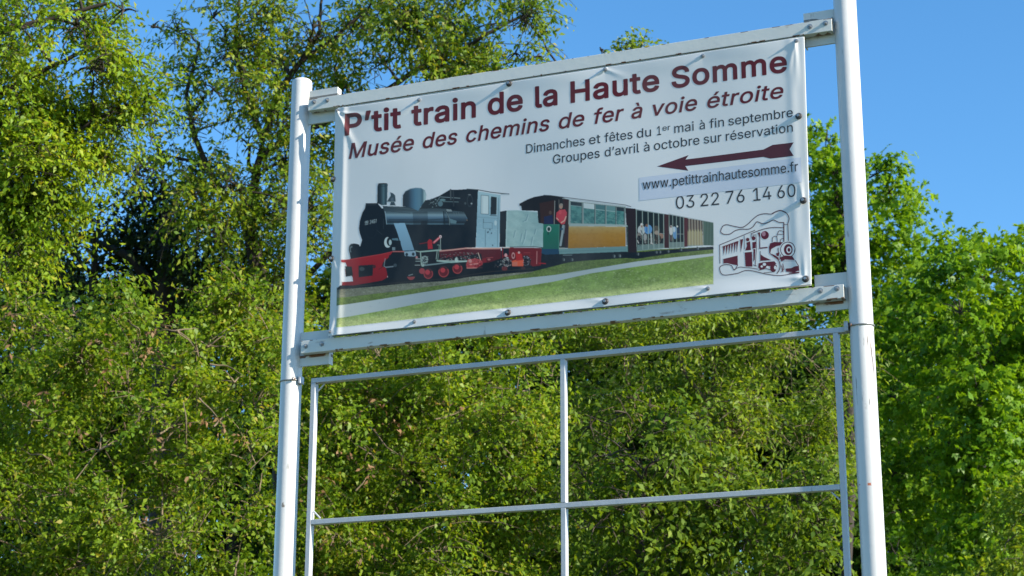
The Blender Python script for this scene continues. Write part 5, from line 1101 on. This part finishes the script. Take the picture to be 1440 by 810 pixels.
def edge_left(x): return 395 + 14 * math.sin(x * .03) + (20 if 180 < x < 260 else 0)
root, cl = plant('hedge_shrub', 'dense small-leaved hawthorn-like shrub filling the lower left of the view', 'shrub', 130, 12.6,
      fill(-120, 400, 400, 960, 125, 28, 52, .85, 1.0, g0, lambda x: edge_left(x) + 24),
      (.036, .021, 8, .20), L_HEDGE, BARK_PALE, trunk_pts=((140, 830, 1.2), (135, 800, 1.2)), trunk_r=.07, seed=12, gap=.88, gapf=9, dens=6.5, twig_frac=.14, droop=.3, nbranch=4, branch_r=.02)
root2, cl2 = plant('hedge_shrub', 'dense yellow-green shrub behind the left half of the empty frame', 'shrub', 600, 13.4,
      fill(400, 775, 440, 960, 88, 28, 52, .85, 1.0, g0, lambda x: 440 + max(0, x - 690) * .7),
      (.036, .021, 8, .20), L_HEDGE, BARK_PALE, trunk_pts=((600, 840, 1.2), (598, 800, 1.2)), trunk_r=.07, seed=14, gap=.88, gapf=9, dens=6.5, twig_frac=.14, droop=.3, nbranch=4, branch_r=.02)

def dead(root, spots, depth, n, seed):
    g = np.random.default_rng(seed)
    cl = []
    for x, y, rr in spots:
        c = P(x, y, depth - 1.0); m = rr * depth / FPX
        cl.append((c, np.array([m, m, m * .8]), n * rr / 14))
    V, F = leaves(cl, .034, .016, 5, .12, g, droop=.8, seed=seed)
    link('dead_leaves', np_mesh('dead_leaves', V, F), L_DEAD, root)
dead(root, ((228, 465, 20), (205, 498, 12), (145, 478, 12), (152, 525, 14), (300, 590, 12), (215, 620, 12), (285, 665, 8), (18, 440, 12), (330, 610, 12), (60, 560, 8), (100, 610, 8), (205, 735, 8)), 12.6, 26, 31)
dead(root2, ((525, 665, 13), (560, 600, 14), (520, 570, 8), (455, 690, 14), (480, 640, 8), (640, 570, 9), (470, 760, 12), (620, 650, 8), (520, 760, 14)), 13.4, 26, 33)

def sticks(root, lines, depth, r):
    g = np.random.default_rng(len(lines))
    for pts in lines:
        t = Tubes()
        q = [P(x, y, depth + g.uniform(-.15, .25)) for x, y in pts]
        pp = np.concatenate([wob(a, b, 5, .1, g)[(0 if i == 0 else 1):] for i, (a, b) in enumerate(zip(q[:-1], q[1:]))])
        t.add(pp, np.linspace(r, r * .35, len(pp)), 5)
        t.build('bare_twig', BARK_PALE, root)
sticks(root, (((228, 725), (228, 690), (226, 665)), ((160, 760), (195, 738), (226, 728)), ((195, 740), (220, 752), (245, 760), (280, 760)), ((195, 740), (190, 765)), ((130, 664), (140, 675), (150, 690)), ((130, 664), (155, 662)), ((0, 692), (30, 680), (60, 690), (90, 700)), ((0, 728), (60, 735), (110, 730)), ((280, 560), (300, 580), (315, 600)), ((0, 760), (30, 775)), ((300, 600), (310, 590), (320, 575)), ((295, 512), (320, 515), (345, 530)), ((180, 450), (195, 462), (200, 480)), ((170, 500), (195, 490)), ((225, 610), (240, 600), (255, 585)), ((330, 810), (335, 780), (340, 760)), ((260, 640), (262, 600), (258, 565)), ((80, 660), (60, 640), (30, 630)), ((350, 700), (365, 690), (370, 660))), 11.9, .007)
sticks(root2, (((520, 600), (545, 630), (575, 648), (605, 652)), ((635, 640), (660, 648), (675, 650)), ((655, 560), (690, 545), (725, 548)), ((455, 692), (470, 715), (478, 730)), ((490, 730), (505, 760), (512, 790)), ((500, 690), (510, 680), (520, 665)), ((570, 520), (600, 515), (640, 500)), ((520, 770), (530, 800)), ((700, 620), (720, 640), (740, 645)), ((610, 590), (640, 582), (680, 560))), 12.7, .006)

plant('broad_leaved_shrub', 'glossy broad-leaved dark green shrub seen through the middle of the empty frame', 'shrub', 900, 13.0,
      [(830, 600, 36, 30, 0, 1), (880, 580, 44, 30, -.2, 1), (930, 595, 46, 34, -.3, 1), (980, 620, 40, 32, 0, 1), (860, 640, 46, 34, -.2, 1), (920, 650, 46, 34, -.3, 1), (830, 680, 40, 34, 0, .9)] + fill(790, 1160, 660, 960, 62, 28, 46, .5, 1.0, g0),
      (.054, .027, 7, .22), L_BROAD, BARK, trunk_pts=((900, 760, 0), (905, 660, 0)), trunk_r=.06, seed=21, gap=.92, gapf=9, dens=5.5, droop=.7, twig_frac=.2, branch_r=.02)
plant('twiggy_shrub', 'taller thin-leaved twiggy shrub behind the upper right of the empty frame', 'shrub', 1010, 15.0,
      fill(775, 1180, 420, 760, 82, 26, 44, .5, .9, g0, lambda x: 420 if x > 790 else 480),
      (.050, .016, 7, .26), L_TWIGGY, BARK_PALE, trunk_pts=((1010, 760, 0), (1000, 600, 0), (1005, 500, 0)), trunk_r=.06, limbs=((((1005, 580, 0), (960, 520, 0), (930, 440, .2)), .018), (((1010, 640, 0), (1060, 560, 0), (1090, 500, 0)), .016)),
      seed=23, gap=.9, gapf=9, dens=5.0, droop=.4, twig_frac=.14, nbranch=3, branch_r=.016, twig_r=.003)

maple_a = [(1162, 195, 22, 22), (1150, 235, 26, 26), (1180, 240, 26, 26), (1145, 285, 34, 28), (1195, 285, 36, 28), (1232, 245, 24, 16), (1250, 270, 30, 24), (1272, 300, 28, 24), (1150, 335, 40, 30), (1205, 335, 38, 30), (1260, 340, 40, 30), (1150, 390, 44, 32), (1215, 395, 44, 32), (1275, 385, 34, 28), (1180, 440, 48, 34), (1250, 445, 44, 32), (1090, 330, 40, 60), (1060, 400, 60, 50)]
plant('maple_tree', 'bright green pointed tree rising to a peak beside the right edge of the banner', 'tree', 1190, 23.0,
      [(x, y, rx, ry, g0.uniform(-.9, .9), 1.0) for x, y, rx, ry in maple_a],
      (.066, .040, 7, .34), L_MAPLE, BARK_DARK, trunk_pts=((1190, 500, 0), (1185, 350, 0), (1170, 220, 0)), trunk_r=.1, seed=41, gap=.55, gapf=7, dens=9, droop=.4, palmate=True, twig_frac=.08, rdepth=.9)
maple_b = [(1325, 352, 30, 20), (1360, 350, 26, 18), (1405, 362, 28, 18), (1440, 352, 22, 18), (1480, 350, 40, 30), (1310, 390, 44, 28), (1370, 390, 46, 28), (1430, 395, 44, 30), (1290, 440, 44, 32), (1350, 440, 46, 32), (1415, 445, 48, 32), (1480, 440, 50, 40), (1270, 500, 42, 34), (1335, 500, 48, 34), (1400, 500, 48, 34), (1460, 510, 48, 40), (1260, 560, 40, 32), (1310, 565, 46, 32), (1375, 560, 48, 34), (1440, 570, 46, 36), (1265, 620, 40, 30), (1320, 625, 44, 30), (1390, 610, 46, 30), (1450, 630, 46, 36), (1500, 580, 50, 60), (1258, 665, 34, 26), (1300, 680, 40, 30), (1268, 720, 36, 30), (1360, 670, 44, 30), (1420, 690, 44, 30), (1330, 730, 44, 32), (1260, 780, 36, 32), (1310, 790, 44, 34), (1400, 760, 44, 40), (1380, 830, 60, 50), (1280, 850, 50, 50), (1470, 720, 44, 44)]
plant('maple_tree', 'broad bright green maple filling the right edge beyond the right post', 'tree', 1380, 19.0,
      [(x, y, rx, ry, g0.uniform(-.9, .9), 1.0) for x, y, rx, ry in maple_b] + [(1378, 555, 34, 34, -1.2, 1.3), (1384, 610, 34, 34, -1.3, 1.3), (1374, 665, 36, 34, -1.2, 1.3), (1388, 720, 36, 36, -1.3, 1.3), (1376, 780, 40, 40, -1.2, 1.3)],
      (.066, .040, 7, .34), L_MAPLE, BARK_DARK, trunk_pts=((1385, 800, 2.4), (1375, 560, 2.4), (1370, 430, 2.0)), trunk_r=.1, seed=43, gap=.6, gapf=7, dens=9, droop=.4, palmate=True, twig_frac=.08, rdepth=.8)
plant('twiggy_shrub', 'fine-leaved olive shrub in the lower right corner below the broad maple', 'shrub', 1370, 14.5,
      fill(1330, 1500, 640, 960, 34, 26, 42, .5, .95, g0, lambda x: 830 - (x - 1330) * 1.1),
      (.050, .022, 7, .22), L_TWIGGY, BARK, trunk_pts=((1370, 880, .8), (1372, 830, .8)), trunk_r=.05, seed=45, gap=.9, gapf=9, dens=5.5, droop=.4, twig_frac=.06, branch_r=.015, nbranch=3)

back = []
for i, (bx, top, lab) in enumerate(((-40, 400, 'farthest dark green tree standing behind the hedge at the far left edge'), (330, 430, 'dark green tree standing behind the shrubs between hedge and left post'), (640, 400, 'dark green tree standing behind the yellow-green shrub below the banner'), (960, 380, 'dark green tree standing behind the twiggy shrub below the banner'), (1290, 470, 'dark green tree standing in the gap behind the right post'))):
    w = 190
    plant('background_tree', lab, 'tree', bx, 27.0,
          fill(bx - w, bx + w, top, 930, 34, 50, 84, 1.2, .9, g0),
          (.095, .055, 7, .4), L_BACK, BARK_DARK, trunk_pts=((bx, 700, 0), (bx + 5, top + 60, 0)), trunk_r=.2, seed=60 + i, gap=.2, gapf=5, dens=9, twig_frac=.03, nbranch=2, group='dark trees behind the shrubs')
